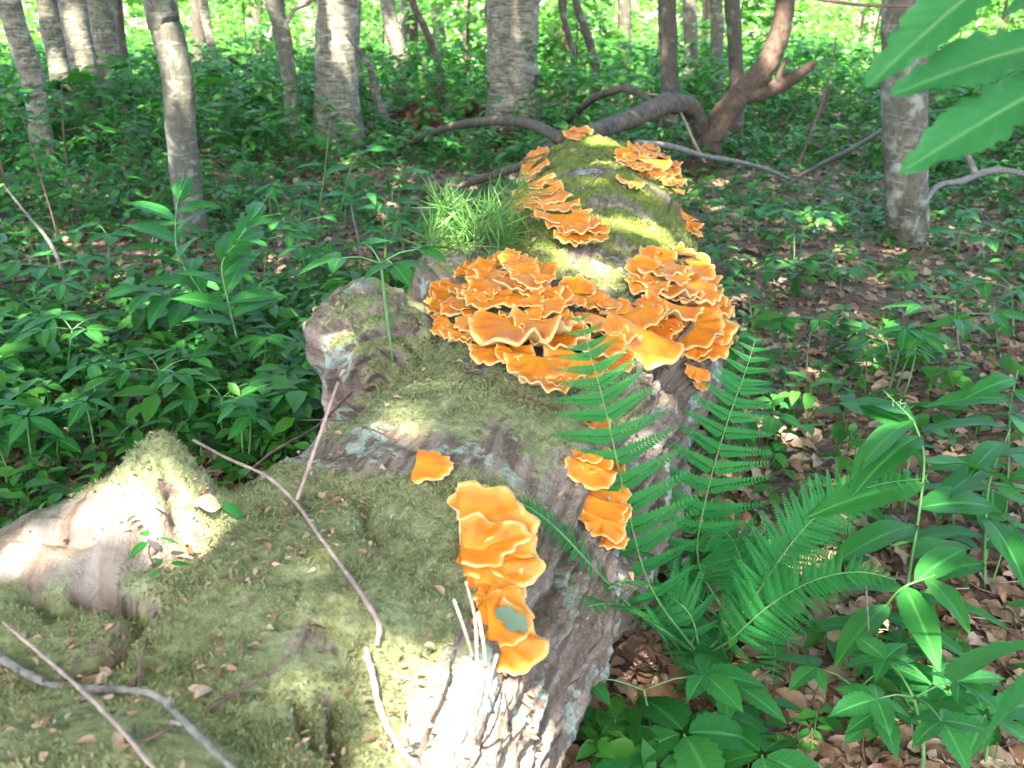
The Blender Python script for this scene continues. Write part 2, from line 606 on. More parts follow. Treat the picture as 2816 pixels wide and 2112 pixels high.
b.inputs['Specular IOR Level'].default_value = 0.3
b.inputs['Subsurface Weight'].default_value = 0.0
bump(nt, b, nz, 0.35, 0.006)
M['fungus'] = m

# ------------------------------------------------------------------ pixel helpers
FWD = np.array([0, math.cos(PITCH), -math.sin(PITCH)])
UPV = np.array([0, math.sin(PITCH), math.cos(PITCH)])


def ray(px, py):
    d = FWD + np.array([1.0, 0, 0]) * (px - 512) / F + UPV * (384 - py) / F
    return d


def at_y(px, py, Y):
    d = ray(px, py)
    return CAM + d * (Y / d[1])


def depth(p):
    return float(np.dot(np.asarray(p) - CAM, FWD))


def gz_arr(x, y):
    x = np.asarray(x, float)
    y = np.asarray(y, float)
    q = np.stack([x * 0.55, y * 0.55, 0 * x + 3.3], -1).reshape(-1, 3)
    n = fbm(q, 3).reshape(x.shape)
    t = np.clip(y - 12.0, 0, None)
    drop = np.where(t < 10, 0.011 * t ** 2, 1.1 + 0.22 * (t - 10))
    drop = np.minimum(drop, 9 + 0.0 * t)
    near = sstep(1.0, 4.0, np.hypot(x - .1, y - 2.2))
    return 0.075 * n * (0.35 + 0.65 * near) - drop


def gz(x, y):
    return float(gz_arr(np.array([x]), np.array([y]))[0])


def at_ground(px, py):
    d = ray(px, py)
    p = CAM
    z = 0.0
    for _ in range(60):
        t = (z - CAM[2]) / min(d[2], -1e-3)
        p = CAM + d * t
        zn = gz(p[0], p[1])
        if abs(zn - z) < 0.002:
            break
        z = z + 0.7 * (zn - z)
    return np.array([p[0], p[1], gz(p[0], p[1])])


# ------------------------------------------------------------------ ground
def build_ground():
    xs = np.concatenate([-np.geomspace(260, 8.3, 26), np.linspace(-8, 8, 130), np.geomspace(8.3, 260, 26)])
    ys = np.concatenate([-np.geomspace(120, 2.2, 16), np.linspace(-2, 18, 160), np.geomspace(18.4, 420, 40)])
    X, Y = np.meshgrid(xs, ys)
    Z = gz_arr(X, Y)
    V = np.stack([X, Y, Z], -1).reshape(-1, 3)
    n = len(xs)
    i = (np.arange(len(ys) - 1)[:, None] * n + np.arange(n - 1)[None]).ravel()
    Q = np.stack([i, i + 1, i + n + 1, i + n], -1)
    o = link('ground', mesh_from('ground', V, [Q], mats=[M['floor']]))
    o['kind'] = 'structure'


build_ground()

# ------------------------------------------------------------------ the fallen log
AX = np.array([[-0.50, 0.55, 0.26], [-0.33, 1.25, 0.31], [-0.13, 1.80, 0.335], [0.05, 2.25, 0.35], [0.21, 3.0, 0.36],
               [0.33, 3.9, 0.385], [0.39, 4.72, 0.40]])
AR = np.array([0.42, 0.375, 0.365, 0.375, 0.395, 0.395, 0.375])


def seg_sdf(P, a, b, ra, rb, flat=1.0):
    ab = b - a
    q = P - a
    t = np.clip((q @ ab) / (ab @ ab), 0, 1)
    d = q - t[..., None] * ab
    return np.sqrt((d * d).sum(-1)) - (ra + (rb - ra) * t), t


def smin(a, b, k):
    h = np.clip(0.5 + 0.5 * (b - a) / k, 0, 1)
    return b * (1 - h) + a * h - k * h * (1 - h)


A3 = lambda *a: np.array(a, np.float32)


def log_sdf(P):
    d = None
    for k in range(len(AX) - 1):
        s, _ = seg_sdf(P, AX[k].astype(np.float32), AX[k + 1].astype(np.float32), AR[k], AR[k + 1])
        d = s if d is None else smin(d, s, 0.04)
    for a, b, ra, rb, k in (
            ((-0.55, 0.80, 0.20), (-1.25, 1.02, 0.22), 0.46, 0.42, 0.14),     # root swelling to the left
            ((-0.62, 1.22, 0.35), (-0.95, 1.12, 0.40), 0.33, 0.28, 0.10),
            ((-0.80, 1.30, 0.50), (-0.56, 1.43, 0.70), 0.17, 0.085, 0.07),
            ((-0.58, 1.42, 0.66), (-0.565, 1.44, 0.80), 0.09, 0.03, 0.05),   # broken spur
            ((-0.43, 1.30, 0.50), (-0.40, 1.56, 0.62), 0.16, 0.07, 0.08),
            ((-0.30, 2.46, 0.50), (-0.36, 2.42, 0.62), 0.185, 0.155, 0.05),   # burl
            ((-0.26, 2.46, 0.42), (-0.05, 2.40, 0.42), 0.22, 0.28, 0.08),
            ((-0.33, 2.36, 0.35), (-0.30, 2.40, 0.20), 0.16, 0.16, 0.05),
            ((-0.10, 3.05, 0.50), (0.10, 3.10, 0.50), 0.24, 0.26, 0.08),      # shoulder behind the burl
            ((-0.20, 3.25, 0.35), (0.05, 3.20, 0.40), 0.20, 0.24, 0.08),
            ((0.50, 3.75, 0.15), (0.74, 3.85, 0.02), 0.25, 0.20, 0.12),        # flare on the right foot
            ((0.34, 2.55, 0.48), (0.42, 2.75, 0.45), 0.20, 0.20, 0.08)):
        s, _ = seg_sdf(P, A3(*a), A3(*b), ra, rb)
        d = smin(d, s, k)
    return d


def surface_nets(lo, hi, h):
    n = np.ceil((np.array(hi) - np.array(lo)) / h).astype(int) + 1
    gx, gy, gzv = [np.float32(lo[k]) + np.arange(n[k], dtype=np.float32) * np.float32(h) for k in range(3)]
    D = np.empty(n, np.float32)
    B = 8
    bx, by, bz = [np.arange(0, m_, B) for m_ in n]
    cen = np.stack(np.meshgrid(lo[0] + (bx + B / 2) * h, lo[1] + (by + B / 2) * h, lo[2] + (bz + B / 2) * h, indexing='ij'), -1).astype(np.float32)
    dc = log_sdf(cen)
    for i, i0 in enumerate(bx):
        for j, j0 in enumerate(by):
            for k, k0 in enumerate(bz):
                sl = (slice(i0, i0 + B), slice(j0, j0 + B), slice(k0, k0 + B))
                if abs(dc[i, j, k]) > B * h * 1.25:
                    D[sl] = dc[i, j, k]
                else:
                    D[sl] = log_sdf(np.stack(np.meshgrid(gx[sl[0]], gy[sl[1]], gzv[sl[2]], indexing='ij'), -1))
    S = D < 0
    c = np.zeros(n - 1, np.int8)
    for dx in (0, 1):
        for dy in (0, 1):
            for dz in (0, 1):
                c += S[dx:n[0] - 1 + dx, dy:n[1] - 1 + dy, dz:n[2] - 1 + dz]
    act = np.argwhere((c > 0) & (c < 8))
    idx = np.full(n - 1, -1, np.int32)
    idx[tuple(act.T)] = np.arange(len(act))
    offs = np.array([[dx, dy, dz] for dx in (0, 1) for dy in (0, 1) for dz in (0, 1)])
    vals = np.stack([D[tuple((act + o).T)] for o in offs], 1)
    acc = np.zeros((len(act), 3))
    cnt = np.zeros(len(act))
    for i in range(8):
        for j in range(i + 1, 8):
            if np.abs(offs[i] - offs[j]).sum() != 1:
                continue
            a, b_ = vals[:, i], vals[:, j]
            mk = (a < 0) != (b_ < 0)
            t = np.where(mk, a / np.where(mk, a - b_, 1), 0)
            acc += np.where(mk[:, None], offs[i] + t[:, None] * (offs[j] - offs[i]), 0)
            cnt += mk
    V = (act + acc / cnt[:, None]) * h + np.array(lo)
    quads = []
    for ax in range(3):
        u, w = (ax + 1) % 3, (ax + 2) % 3
        s0 = [slice(1, -1)] * 3
        s0[ax] = slice(0, -1)
        s1 = [slice(1, -1)] * 3
        s1[ax] = slice(1, None)
        A, B = S[tuple(s0)], S[tuple(s1)]
        e = np.argwhere(A != B)
        flip = A[tuple(e.T)]
        g = e.copy()
        g[:, u] += 1
        g[:, w] += 1
        def cell(du, dw):
            q = g.copy()
            q[:, u] -= du
            q[:, w] -= dw
            return idx[tuple(q.T)]
        q = np.stack([cell(1, 1), cell(0, 1), cell(0, 0), cell(1, 0)], 1)
        q[~flip] = q[~flip][:, ::-1]
        quads.append(q)
    return V, np.vstack(quads)


def subdivide(V, Q):
    n = len(V)
    E = np.stack([Q, np.roll(Q, -1, 1)], -1).reshape(-1, 2)
    Es = np.sort(E, 1)
    key = Es[:, 0].astype(np.int64) * n + Es[:, 1]
    uq, first, inv = np.unique(key, return_index=True, return_inverse=True)
    ev = (V[Es[first, 0]] + V[Es[first, 1]]) / 2
    fc = V[Q].mean(1)
    ei = (inv.reshape(-1, 4)) + n
    fi = np.arange(len(Q)) + n + len(ev)
    out = []
    for k in range(4):
        out.append(np.stack([Q[:, k], ei[:, k], fi, ei[:, k - 1]], 1))
    return np.vstack([V, ev, fc]), np.vstack(out)


def vnormals(V, Q):
    a = np.cross(V[Q[:, 2]] - V[Q[:, 0]], V[Q[:, 3]] - V[Q[:, 1]])
    N = np.zeros_like(V)
    for k in range(4):
        for c_ in range(3):
            N[:, c_] += np.bincount(Q[:, k], a[:, c_], len(V))
    return N / (np.linalg.norm(N, axis=1)[:, None] + 1e-12)


def relax(V, Q, it=2, lam=0.5):
    n = len(V)
    for _ in range(it):
        S_ = np.zeros_like(V)
        cnt = np.zeros(n)
        for k in range(4):
            a, b_ = Q[:, k], Q[:, (k + 1) % 4]
            for c_ in range(3):
                S_[:, c_] += np.bincount(a, V[b_, c_], n) + np.bincount(b_, V[a, c_], n)
            cnt += np.bincount(a, minlength=n) + np.bincount(b_, minlength=n)
        V = V + lam * (S_ / cnt[:, None] - V)
    return V


def log_coords(V):
    """distance along the axis, angle round it"""
    best = np.full(len(V), 1e9)
    s_ = np.zeros(len(V))
    th = np.zeros(len(V))
    acc = 0.0
    for k in range(len(AX) - 1):
        a, b_ = AX[k], AX[k + 1]
        ab = b_ - a
        L = np.linalg.norm(ab)
        q = V - a
        t = np.clip((q @ ab) / (L * L), 0, 1)
        d = q - t[:, None] * ab
        dd = np.linalg.norm(d, axis=1)
        T = ab / L
        sx = np.cross(T, [0, 0, 1.0])
        sx /= np.linalg.norm(sx)
        uz = np.cross(sx, T)
        ang = np.arctan2(d @ sx, d @ uz)
        mk = dd < best
        best[mk] = dd[mk]
        s_[mk] = acc + (t * L)[mk]
        th[mk] = ang[mk]
        acc += L
    return s_, th


LV, LQ = surface_nets((-1.75, -0.05, -0.14), (1.12, 5.25, 1.05), 0.0125)
keep = (LV[LQ][:, :, 2].max(1) > -0.10)
LQ = LQ[keep]
LV, LQ = subdivide(LV, LQ)
LV = relax(LV, LQ, 2)
LN = vnormals(LV, LQ)
ls, lth = log_coords(LV)
# lumps, furrows along the grain, crumbly fine relief
near_m = sstep(2.3, 1.4, LV[:, 1])
burl_d = np.linalg.norm((LV - np.array([-0.34, 2.42, 0.56])) * np.array([1, 1, 1]), axis=1)
burl = sstep(0.30, 0.17, burl_d)
left_m = sstep(-0.25, -0.55, LV[:, 0]) * sstep(1.9, 1.5, LV[:, 1])
warp = fbm(LV * 2.2 + 5, 3)
ga = lth * 0.40 + 0.05 * warp
gs = ls
fur = noise(np.stack([ga * 24, gs * 1.3, 0 * ga + 2], -1)) + 0.5 * noise(np.stack([ga * 55, gs * 3.0, 0 * ga + 7], -1))
ridged = 1 - np.abs(noise(np.stack([ga * 17, gs * 0.9 + 1.3 * warp, 0 * ga + 4], -1))) * 2.4
flank = sstep(0.50, 1.0, lth) * (1 - left_m)          # right-hand side
top_m = 1 - flank
disp = 0.030 * fbm(LV * 3.1, 3) + 0.016 * fbm(LV * 9.0 + 3, 3)
disp += (0.007 + 0.008 * flank) * fur * (1 - burl)
crk = np.abs(noise(np.stack([ga * 24 + 0.3 * warp, gs * 0.8, 0 * ga + 4], -1)))
crk2 = np.abs(noise(np.stack([ga * 50 + 0.4 * warp, gs * 1.6, 0 * ga + 11], -1)))
plate = noise(np.stack([ga * 34, gs * 6.0, 0 * ga + 21], -1))
gap_ = sstep(-0.25, 0.15, fbm(LV * 3.3 + 31, 2))
disp -= 0.020 * gap_ * np.exp(-(crk / 0.09) ** 2) * (0.25 + 0.75 * flank) * (1 - burl)
disp -= 0.007 * np.exp(-(crk2 / 0.14) ** 2) * (0.25 + 0.75 * flank) * (1 - burl)
disp += 0.008 * sstep(0.0, 0.12, plate) * flank * (1 - burl)
disp += 0.006 * fbm(LV * 30.0, 3) + 0.004 * noise(LV * 75)
# hollow torn into the near lump, and the pits in its moss
for px_, py_, r_, dep in ((-0.33, 0.98, 0.07, 0.05), (-0.56, 1.07, 0.05, 0.05), (-0.42, 1.08, 0.05, 0.03), (-0.09, 1.0, 0.035, 0.02), (0.24, 2.72, 0.14, 0.06), (-0.02, 2.78, 0.16, 0.08)):
    q = np.hypot(LV[:, 0] - px_, LV[:, 1] - py_) / r_
    disp -= dep * np.exp(-q ** 2) * (LN[:, 2] > 0.2) * (0.6 + 0.8 * fbm(LV * 14, 2))
# crevices in the near moss, where the photograph shows them
def plane_pt(px, py, z):
    d = ray(px, py)
    return CAM + d * ((z - CAM[2]) / d[2])


for a_, b_, r_, dep in (((88, 592), (122, 606), .022, .075), ((112, 648), (150, 612), .020, .07), ((30, 600), (60, 612), .02, .04), ((40, 560), (90, 566), .018, .03), ((180, 545), (200, 558), .015, .03),
                        ((300, 690), (318, 740), .012, .03), ((338, 690), (345, 760), .012, .035), ((360, 500), (372, 540), .014, .03)):
    A_, B_ = plane_pt(*a_, .66)[:2], plane_pt(*b_, .66)[:2]
    t = np.clip(((LV[:, :2] - A_) @ (B_ - A_)) / ((B_ - A_) @ (B_ - A_)), 0, 1)
    q = np.linalg.norm(LV[:, :2] - A_ - t[:, None] * (B_ - A_) + 0.012 * np.stack([fbm(LV * 22, 2), fbm(LV * 22 + 9, 2)], -1), axis=1) / r_
    disp -= dep * np.exp(-q ** 2) * (LN[:, 2] > 0.2)
# swirl of the burl
bc = LV - np.array([-0.34, 2.30, 0.56])
rr_ = np.hypot(bc[:, 0], bc[:, 2]) + 0.04 * fbm(LV * 6, 2)
sw = np.sin(rr_ * 120 + 2 * np.arctan2(bc[:, 2], bc[:, 0]) + 3 * fbm(LV * 9, 3))
disp += burl * (0.012 * sw - 0.03 * np.clip(-fbm(LV * 11 + 4, 3), 0, 1) * 1.5)
LV = LV + LN * disp[:, None]
LN = vnormals(LV, LQ)
# what grows where (each a coat with a shape of its own)
nm = fbm(LV * 4.0 + 9, 4)
nm2 = fbm(LV * 1.6 + 2, 3)
moss_a = 0.66 * sstep(-0.05, 0.60, LN[:, 2]) + 0.95 * nm + 0.55 * nm2
moss_a += 0.03 * near_m * top_m
moss_a -= 0.55 * flank * sstep(3.2, 1.8, LV[:, 1]) + 0.20 * flank
moss_a += 0.42 * sstep(2.9, 3.6, LV[:, 1])
moss_a -= 0.12 * burl
moss_a -= 0.45 * np.exp(-(((LV[:, 0] - 0.08) / 0.28) ** 2 + ((LV[:, 1] - 2.62) / 0.22) ** 2))
bare_a = 0.85 * np.exp(-(((LV[:, 0] + 0.66) / 0.26) ** 2 + ((LV[:, 1] - 1.30 - 0.12 * (LV[:, 0] + .66)) / 0.085) ** 2)) + 0.25 * nm
bare_a = np.maximum(bare_a, 0.62 * np.exp(-(((LV[:, 0] + 0.02) / 0.10) ** 2 + ((LV[:, 1] - 0.98) / 0.20) ** 2)) + 0.25 * nm)
far_a = sstep(2.3, 3.2, LV[:, 1])
moss_a = np.clip(moss_a, 0, 1)
LOG = thing('fallen_log', 'huge mossy decaying log with furrowed bark, lying across the forest floor', 'log')
LATT = {'moss': moss_a, 'bare': np.clip(bare_a, 0, 1), 'far': far_a, 'grain_a': ga * 38, 'grain_s': gs * 2.6}


def log_part(name, sel):
    q = LQ[sel]
    u, inv = np.unique(q, return_inverse=True)
    me = mesh_from(name, LV[u], [inv.reshape(-1, 4)], {k: v_[u] for k, v_ in LATT.items()}, mats=[M['log']])
    me.normals_split_custom_set_from_vertices(LN[u].astype(np.float32).tolist())
    return link(name, me, LOG)


fb = burl[LQ].mean(1) > 0.45
fr = (left_m[LQ].mean(1) > 0.5) & ~fb
log_part('trunk', ~fb & ~fr)
log_part('burl', fb)['label'] = 'swirling rounded burl bulging from the side'
log_part('root_swelling', fr)['label'] = 'broad mossy swollen butt with a broken spur'
LOGBVH = BVHTree.FromPolygons([tuple(v) for v in LV.tolist()], LQ.tolist())


def on_log(px, py, lift=0.0):
    d = ray(px, py)
    d = d / np.linalg.norm(d)
    h = LOGBVH.ray_cast(Vector(CAM), Vector(d))
    if h[0] is None:
        return None, None
    n = np.array(h[1])
    p = np.array(h[0])
    # averaged normal
    return p + np.array([0, 0, lift]), n


def log_normal(p):
    """normal of the log, smoothed over a hand's breadth"""
    e = 0.04
    q = np.asarray(p, np.float32)
    n = np.array([log_sdf((q + e * ax)[None])[0] - log_sdf((q - e * ax)[None])[0] for ax in np.eye(3, dtype=np.float32)])
    return n / np.linalg.norm(n)


def hit(px, py, lift=0.0):
    """what a pixel touches, the log or the ground; lifted towards the eye so that it stays on that pixel"""
    p, n = on_log(px, py)
    if p is None:
        p = at_ground(px, py)
    if lift:
        v_ = CAM - p
        p = p + v_ / np.linalg.norm(v_) * lift * 1.5
    return p


# moss tufts: tiny blades standing in the mossy coat
def build_moss():
    tri_c = LV[LQ].mean(1)
    tn = LN[LQ].mean(1)
    area = 0.5 * np.linalg.norm(np.cross(LV[LQ[:, 2]] - LV[LQ[:, 0]], LV[LQ[:, 3]] - LV[LQ[:, 1]]), axis=1)
    w = sstep(0.38, 0.7, moss_a[LQ].mean(1)) * (1 - np.clip(bare_a[LQ].mean(1) * 1.6, 0, 1)) * area * (tn[:, 2] > 0.0)
    view = np.einsum('ij,ij->i', CAM - tri_c, tn) > 0
    dist = np.linalg.norm(tri_c - CAM, axis=1)
    w = w * view / dist ** 1.6
    fbig = fbm(tri_c * 7, 3)
    w = w * np.clip(0.55 + 1.6 * fbig, 0.03, 2)
    n = 90000
    k = RNG.choice(len(LQ), n, p=w / w.sum())
    u, v_ = RNG.random(n), RNG.random(n)
    q = LV[LQ[k]]
    p = (q[:, 0] * ((1 - u) * (1 - v_))[:, None] + q[:, 1] * (u * (1 - v_))[:, None] + q[:, 2] * (u * v_)[:, None] + q[:, 3] * ((1 - u) * v_)[:, None])
    d = tn[k] * 0.5 + np.array([0, 0, 0.25]) + RNG.normal(size=(n, 3)) * 0.6
    d /= np.linalg.norm(d, axis=1)[:, None]
    s = np.cross(d, RNG.normal(size=(n, 3)))
    s /= np.linalg.norm(s, axis=1)[:, None]
    ln = RNG.uniform(0.004, 0.0095, n) * (0.8 + 0.12 * dist[k])
    wd = ln * RNG.uniform(0.16, 0.32, n)
    V = np.stack([p - tn[k] * 0.001 - s * wd[:, None] * .6, p - tn[k] * 0.001 + s * wd[:, None] * .6, p + d * ln[:, None] * .6 + s * wd[:, None], p + d * ln[:, None]], 1).reshape(-1, 3)
    Q = np.arange(n * 4).reshape(-1, 4)
    me = mesh_from('moss', V, [Q], {'rnd': np.repeat(RNG.random(n), 4)}, smooth=False, mats=[M['moss_tuft']])
    o = link('moss', me, LOG)
    o['kind'] = 'stuff'
    # crumbs of bark and dry leaf caught in the moss
    w2 = area * view * (tn[:, 2] > 0.35) * np.clip(0.25 + 2.0 * fbm(tri_c * 5 + 40, 3), 0.02, 1.5) / dist ** 1.4
    n = 3400
    k = RNG.choice(len(LQ), n, p=w2 / w2.sum())
    p = tri_c[k] + RNG.normal(size=(n, 3)) * 0.003 + tn[k] * 0.004
    V, pl, rr = scatter(tiny_leaf(.6, .3, .3), frames(RNG.uniform(0, 6.28, n), RNG.normal(0, .5, n), RNG.normal(0, .6, n)), p, RNG.uniform(.004, .016, n) * RNG.choice([1, 1, 1.6], n))
    o = link('debris', mesh_from('debris', V, pl, {'rnd': rr}, mats=[M['dead_leaf']]), LOG)
    o['kind'] = 'stuff'


build_moss()

# ------------------------------------------------------------------ bracket fungi
def bracket_mesh(wid, ln, seed, ripple=0.10):
    r = np.random.default_rng(seed)
    nphi, nrho = 44, 8
    phi = np.linspace(-1.78, 1.78, nphi)
    rho = (np.linspace(0, 1, nrho + 1)[1:]) ** 0.8
    lob = np.zeros(nphi)
    for k in range(2, 7):
        lob += r.normal() * 0.055 / (k ** 0.3) * np.sin(k * phi * 1.25 + r.uniform(0, 6.28))
    fine = np.zeros(nphi)
    for k in range(8, 20):
        fine += r.normal() * 0.012 * np.sin(k * phi + r.uniform(0, 6.28))
    low = [(r.normal() * ripple * .8 / k, r.uniform(0, 6.28)) for k in range(1, 5)]
    hi = [(r.normal() * ripple * .28, r.uniform(0, 6.28), k) for k in range(5, 14)]
    wl = sum(a * np.sin(k * 1.5 * phi + ph) for k, (a, ph) in enumerate(low, 1))
    wh = sum(a * np.sin(k * phi + ph) for a, ph, k in hi)
    cup = r.uniform(-.10, .16)
    top, bot = [], []
    for p in rho:
        Rm = 1 + lob * p + fine * p ** 4
        x = np.sin(phi) * Rm * p * wid * 0.5
        y = (np.cos(phi) * 0.86 + 0.14) * Rm * p * ln
        z = (wl * p ** 1.5 + wh * p ** 2.6 + 0.10 * p - cup * p ** 3 + 0.012 * np.sin(p * 22)) * ln
        th = (0.20 * (1 - p ** 1.5) + 0.055) * ln
        if p == rho[-1]:
            top.append(np.stack([x * .99, y * .99, z - .006 * ln], -1))
            bot.append(np.stack([x * .985, y * .985, z - th], -1))
        else:
            top.append(np.stack([x, y, z], -1))
            bot.append(np.stack([x, y, z - th], -1))
    V = np.vstack([[[0, 0, 0.0]]] + top + bot[::-1] + [[[0, 0, -0.25 * ln]]])
    rows = 2 * nrho
    idx = 1 + np.arange(rows * nphi).reshape(rows, nphi)
    Q = np.stack([idx[:-1, :-1], idx[1:, :-1], idx[1:, 1:], idx[:-1, 1:]], -1).reshape(-1, 4)
    k = np.arange(nphi - 1)
    T = np.vstack([np.stack([0 * k, 1 + k, 2 + k], -1), np.stack([0 * k + len(V) - 1, idx[-1, 1:], idx[-1, :-1]], -1)])
    edge = np.concatenate([[0], np.repeat(rho, nphi), np.repeat(rho[::-1], nphi), [0]])
    und = np.concatenate([[0], np.zeros(nphi * nrho), np.ones(nphi * nrho), [1]])
    return mesh_from('bracket', V, [Q[:, ::-1], T[:, ::-1]], {'edge': edge, 'under': und}, mats=[M['fungus']])


TOCAM = np.array([0, -0.92, 0.38])


def fungus(label, rows, lift=0.02, upw=0.75, camw=0.25, nw=0.45, seed=1, ratio=0.62, rip=0.10):
    P0 = None
    r0 = random.Random(seed)
    if len(rows) > 10 and ratio == .62 and upw > .7:
        more = []
        for row in rows:
            if row[2] < 60 and r0.random() < .8:
                more.append((row[0] + r0.uniform(-13, 13) * row[2] / 40, row[1] + r0.uniform(-9, 9) * row[2] / 40, row[2] * r0.uniform(.45, .7), row[3] + r0.uniform(-35, 35), (row[4] if len(row) > 4 else 0) + r0.uniform(.005, .025)))
        rows = list(rows) + more
    t = thing('bracket_fungus', label, 'fungus', group='orange bracket fungi on the log')
    r = np.random.default_rng(seed)
    for k, row in enumerate(rows):
        px, py, w, ang = row[:4]
        ex = (row[4] if len(row) > 4 else 0.0) * 0.6
        p, _ = on_log(px, py)
        if p is None:
            for q in range(1, 60):
                p, _ = on_log(px + (620 - px) * q * .01, py + q * 1.2)
                if p is not None:
                    break
        n = log_normal(p)
        if P0 is None:
            P0 = p.copy()
            t.location = P0
        mm = n * nw + np.array([0, 0, upw]) + TOCAM * camw + r.normal(size=3) * 0.13
        mm /= np.linalg.norm(mm)
        a = R(ang + r.normal() * 10)
        o = np.array([math.cos(a), math.sin(a), 0.0])
        o = o - mm * o.dot(mm)
        o /= np.linalg.norm(o)
        x = np.cross(o, mm)
        wm = w * depth(p) / F * 1.12
        ln = wm * ratio * (row[5] if len(row) > 5 else 1.0)
        me = bracket_mesh(wm, ln, seed * 100 + k, rip)
        ob = link('bracket', me, t)
        B = p + np.array([0, 0, 1.0]) * (lift + ex) - o * ln * 0.25 + mm * 0.004
        mat4 = Matrix(((x[0], o[0], mm[0], B[0] - P0[0]), (x[1], o[1], mm[1], B[1] - P0[1]), (x[2], o[2], mm[2], B[2] - P0[2]), (0, 0, 0, 1)))
        ob.matrix_local = mat4
    return t


BL = [(470, 288, 30, 120, .05), (495, 284, 32, 95, .06), (520, 283, 32, 80, .06), (542, 292, 30, 50, .05),
      (450, 303, 32, 160, .02), (442, 318, 30, 185, .01), (446, 333, 30, 205, .0), (458, 343, 34, 235, .0), (470, 347, 34, 255, .0),
      (484, 296, 36, 150, .07), (520, 294, 38, 40, .075), (470, 305, 42, -115, .05), (500, 300, 46, -90, .065), (530, 302, 42, -70, .06), (553, 312, 36, -40, .04),
      (460, 320, 42, -130, .025), (488, 318, 46, -100, .045), (518, 316, 48, -88, .045), (545, 325, 42, -65, .035), (558, 338, 38, -50, .02),
      (492, 309, 44, -100, .055), (520, 308, 44, -80, .055), (478, 312, 40, -120, .04), (540, 314, 40, -70, .05),
      (475, 333, 40, -110, .015), (505, 334, 46, -95, .025), (535, 338, 46, -80, .02), (552, 350, 36, -60, .01)]
BC = [(575, 306, 36, 110, .03), (594, 308, 34, 65, .03), (583, 314, 42, -90, .03), (602, 320, 36, -60, .02), (600, 335, 44, -90, .02),
      (620, 326, 40, 120, .03), (648, 322, 40, 70, .03), (634, 330, 52, -95, .03), (656, 338, 44, -55, .02), (614, 345, 46, -110, .015),
      (520, 346, 98, -98, .03), (500, 362, 56, -118, .0), (556, 352, 60, -60, .02), (596, 358, 56, -90, .015), (640, 350, 82, -72, .03),
      (536, 374, 60, -95, .005), (575, 372, 60, -80, .005), (608, 372, 48, -85, .0), (540, 388, 58, -100, .0), (560, 388, 44, -65, .0)]
BR = [(642, 286, 38, 150, .03), (655, 277, 36, 110, .05), (675, 273, 38, 90, .06), (690, 280, 38, 60, .06), (702, 292, 36, 35, .05), (708, 305, 36, 15, .04), (712, 318, 40, -10, .03),
      (660, 290, 50, -105, .06), (684, 291, 52, -80, .065), (648, 301, 42, -115, .03), (668, 307, 52, -95, .05), (693, 308, 52, -60, .05), (706, 322, 50, -35, .035),
      (672, 324, 52, -95, .03), (697, 330, 56, -62, .03), (690, 342, 60, -78, .015), (708, 342, 50, -50, .015), (700, 354, 46, -85, .0)]
FL = [(536, 164, 26, 80, .03), (532, 172, 26, 150, .02), (538, 176, 24, -70, .02), (529, 184, 24, -120, .01), (541, 188, 28, -60, .01), (533, 196, 28, -100, .01), (546, 202, 34, -60, .02),
      (530, 206, 34, -125, .01), (555, 208, 32, -60, .02), (520, 212, 28, 180, .0), (542, 213, 40, -90, .02), (560, 218, 36, -70, .02), (550, 226, 34, -95, .01), (568, 230, 38, -70, .015),
      (582, 236, 40, -65, .01), (594, 237, 28, -25, .01), (576, 244, 40, -95, .0), (590, 247, 34, -70, .0)]
FR = [(627, 167, 28, 165, .02), (640, 161, 30, 115, .03), (655, 159, 30, 90, .03), (670, 161, 30, 60, .03), (678, 170, 26, 5, .02), (634, 172, 34, -105, .02), (650, 170, 36, -90, .025),
      (665, 170, 34, -75, .02), (676, 178, 28, -50, .01), (644, 177, 32, -95, .01), (660, 179, 30, -80, .01), (672, 184, 26, -70, .0)]
NC = [(480, 520, 56, 60, .0, 1.0), (480, 526, 60, 20, .0, 1.0), (478, 536, 84, 12, .0, 1.25), (482, 552, 70, -6, .0, 1.35), (484, 568, 80, 4, .0, 1.4), (486, 584, 64, -10, .0, 1.2),
      (488, 600, 66, 0, .0, 1.15), (494, 614, 60, -4, .0, 1.15), (498, 628, 58, -12, .0, 1.1), (500, 646, 74, -20, .0, 1.15), (488, 612, 36, 215, .0, .6), (478, 560, 34, 200, .0, .6)]
RC = [(584, 458, 34, -80), (594, 464, 40, -50), (588, 474, 52, -95), (604, 480, 44, -45), (596, 492, 54, -85), (610, 500, 42, -40), (600, 510, 52, -90), (612, 518, 40, -45), (602, 528, 46, -95), (608, 540, 38, -70)]
fungus('big ruffled orange fungus mound beside the tufted seedling and burl', BL, seed=1)
fungus('broad orange fungus shelves half hidden behind the tall fern frond', BC, seed=2)
fungus('ruffled orange fungus mound overhanging the right flank of the log', BR, seed=3)
fungus('long trailing orange fungus band along the left edge of the mossy far log', FL, seed=4)
fungus('orange fungus patch with pale rims sitting on the mossy far log', FR, seed=5)
fungus('small lone fan of fungus just below the far mossy patch', [(628, 187, 26, -100), (634, 186, 20, -60)], seed=6, lift=.01)
fungus('tiny orange fungus tuft at the far end of the log', [(572, 138, 20, -150), (581, 135, 22, 40), (575, 142, 18, -100)], seed=7)
fungus('pair of small orange fungus lobes low on the right of the far log', [(690, 211, 20, -120), (692, 222, 24, -110), (699, 226, 20, -30), (694, 231, 20, -80)], seed=8, lift=.01)
fungus('small round single orange fungus cap on grey bark', [(425, 472, 42, -12)], seed=9, lift=.01, ratio=.8, rip=.035)
NCO = fungus('tall column of smooth orange fungus shelves with a leaf lying on it', NC, seed=10, lift=.012, upw=0.6, camw=0.45, nw=0.5, rip=.075)
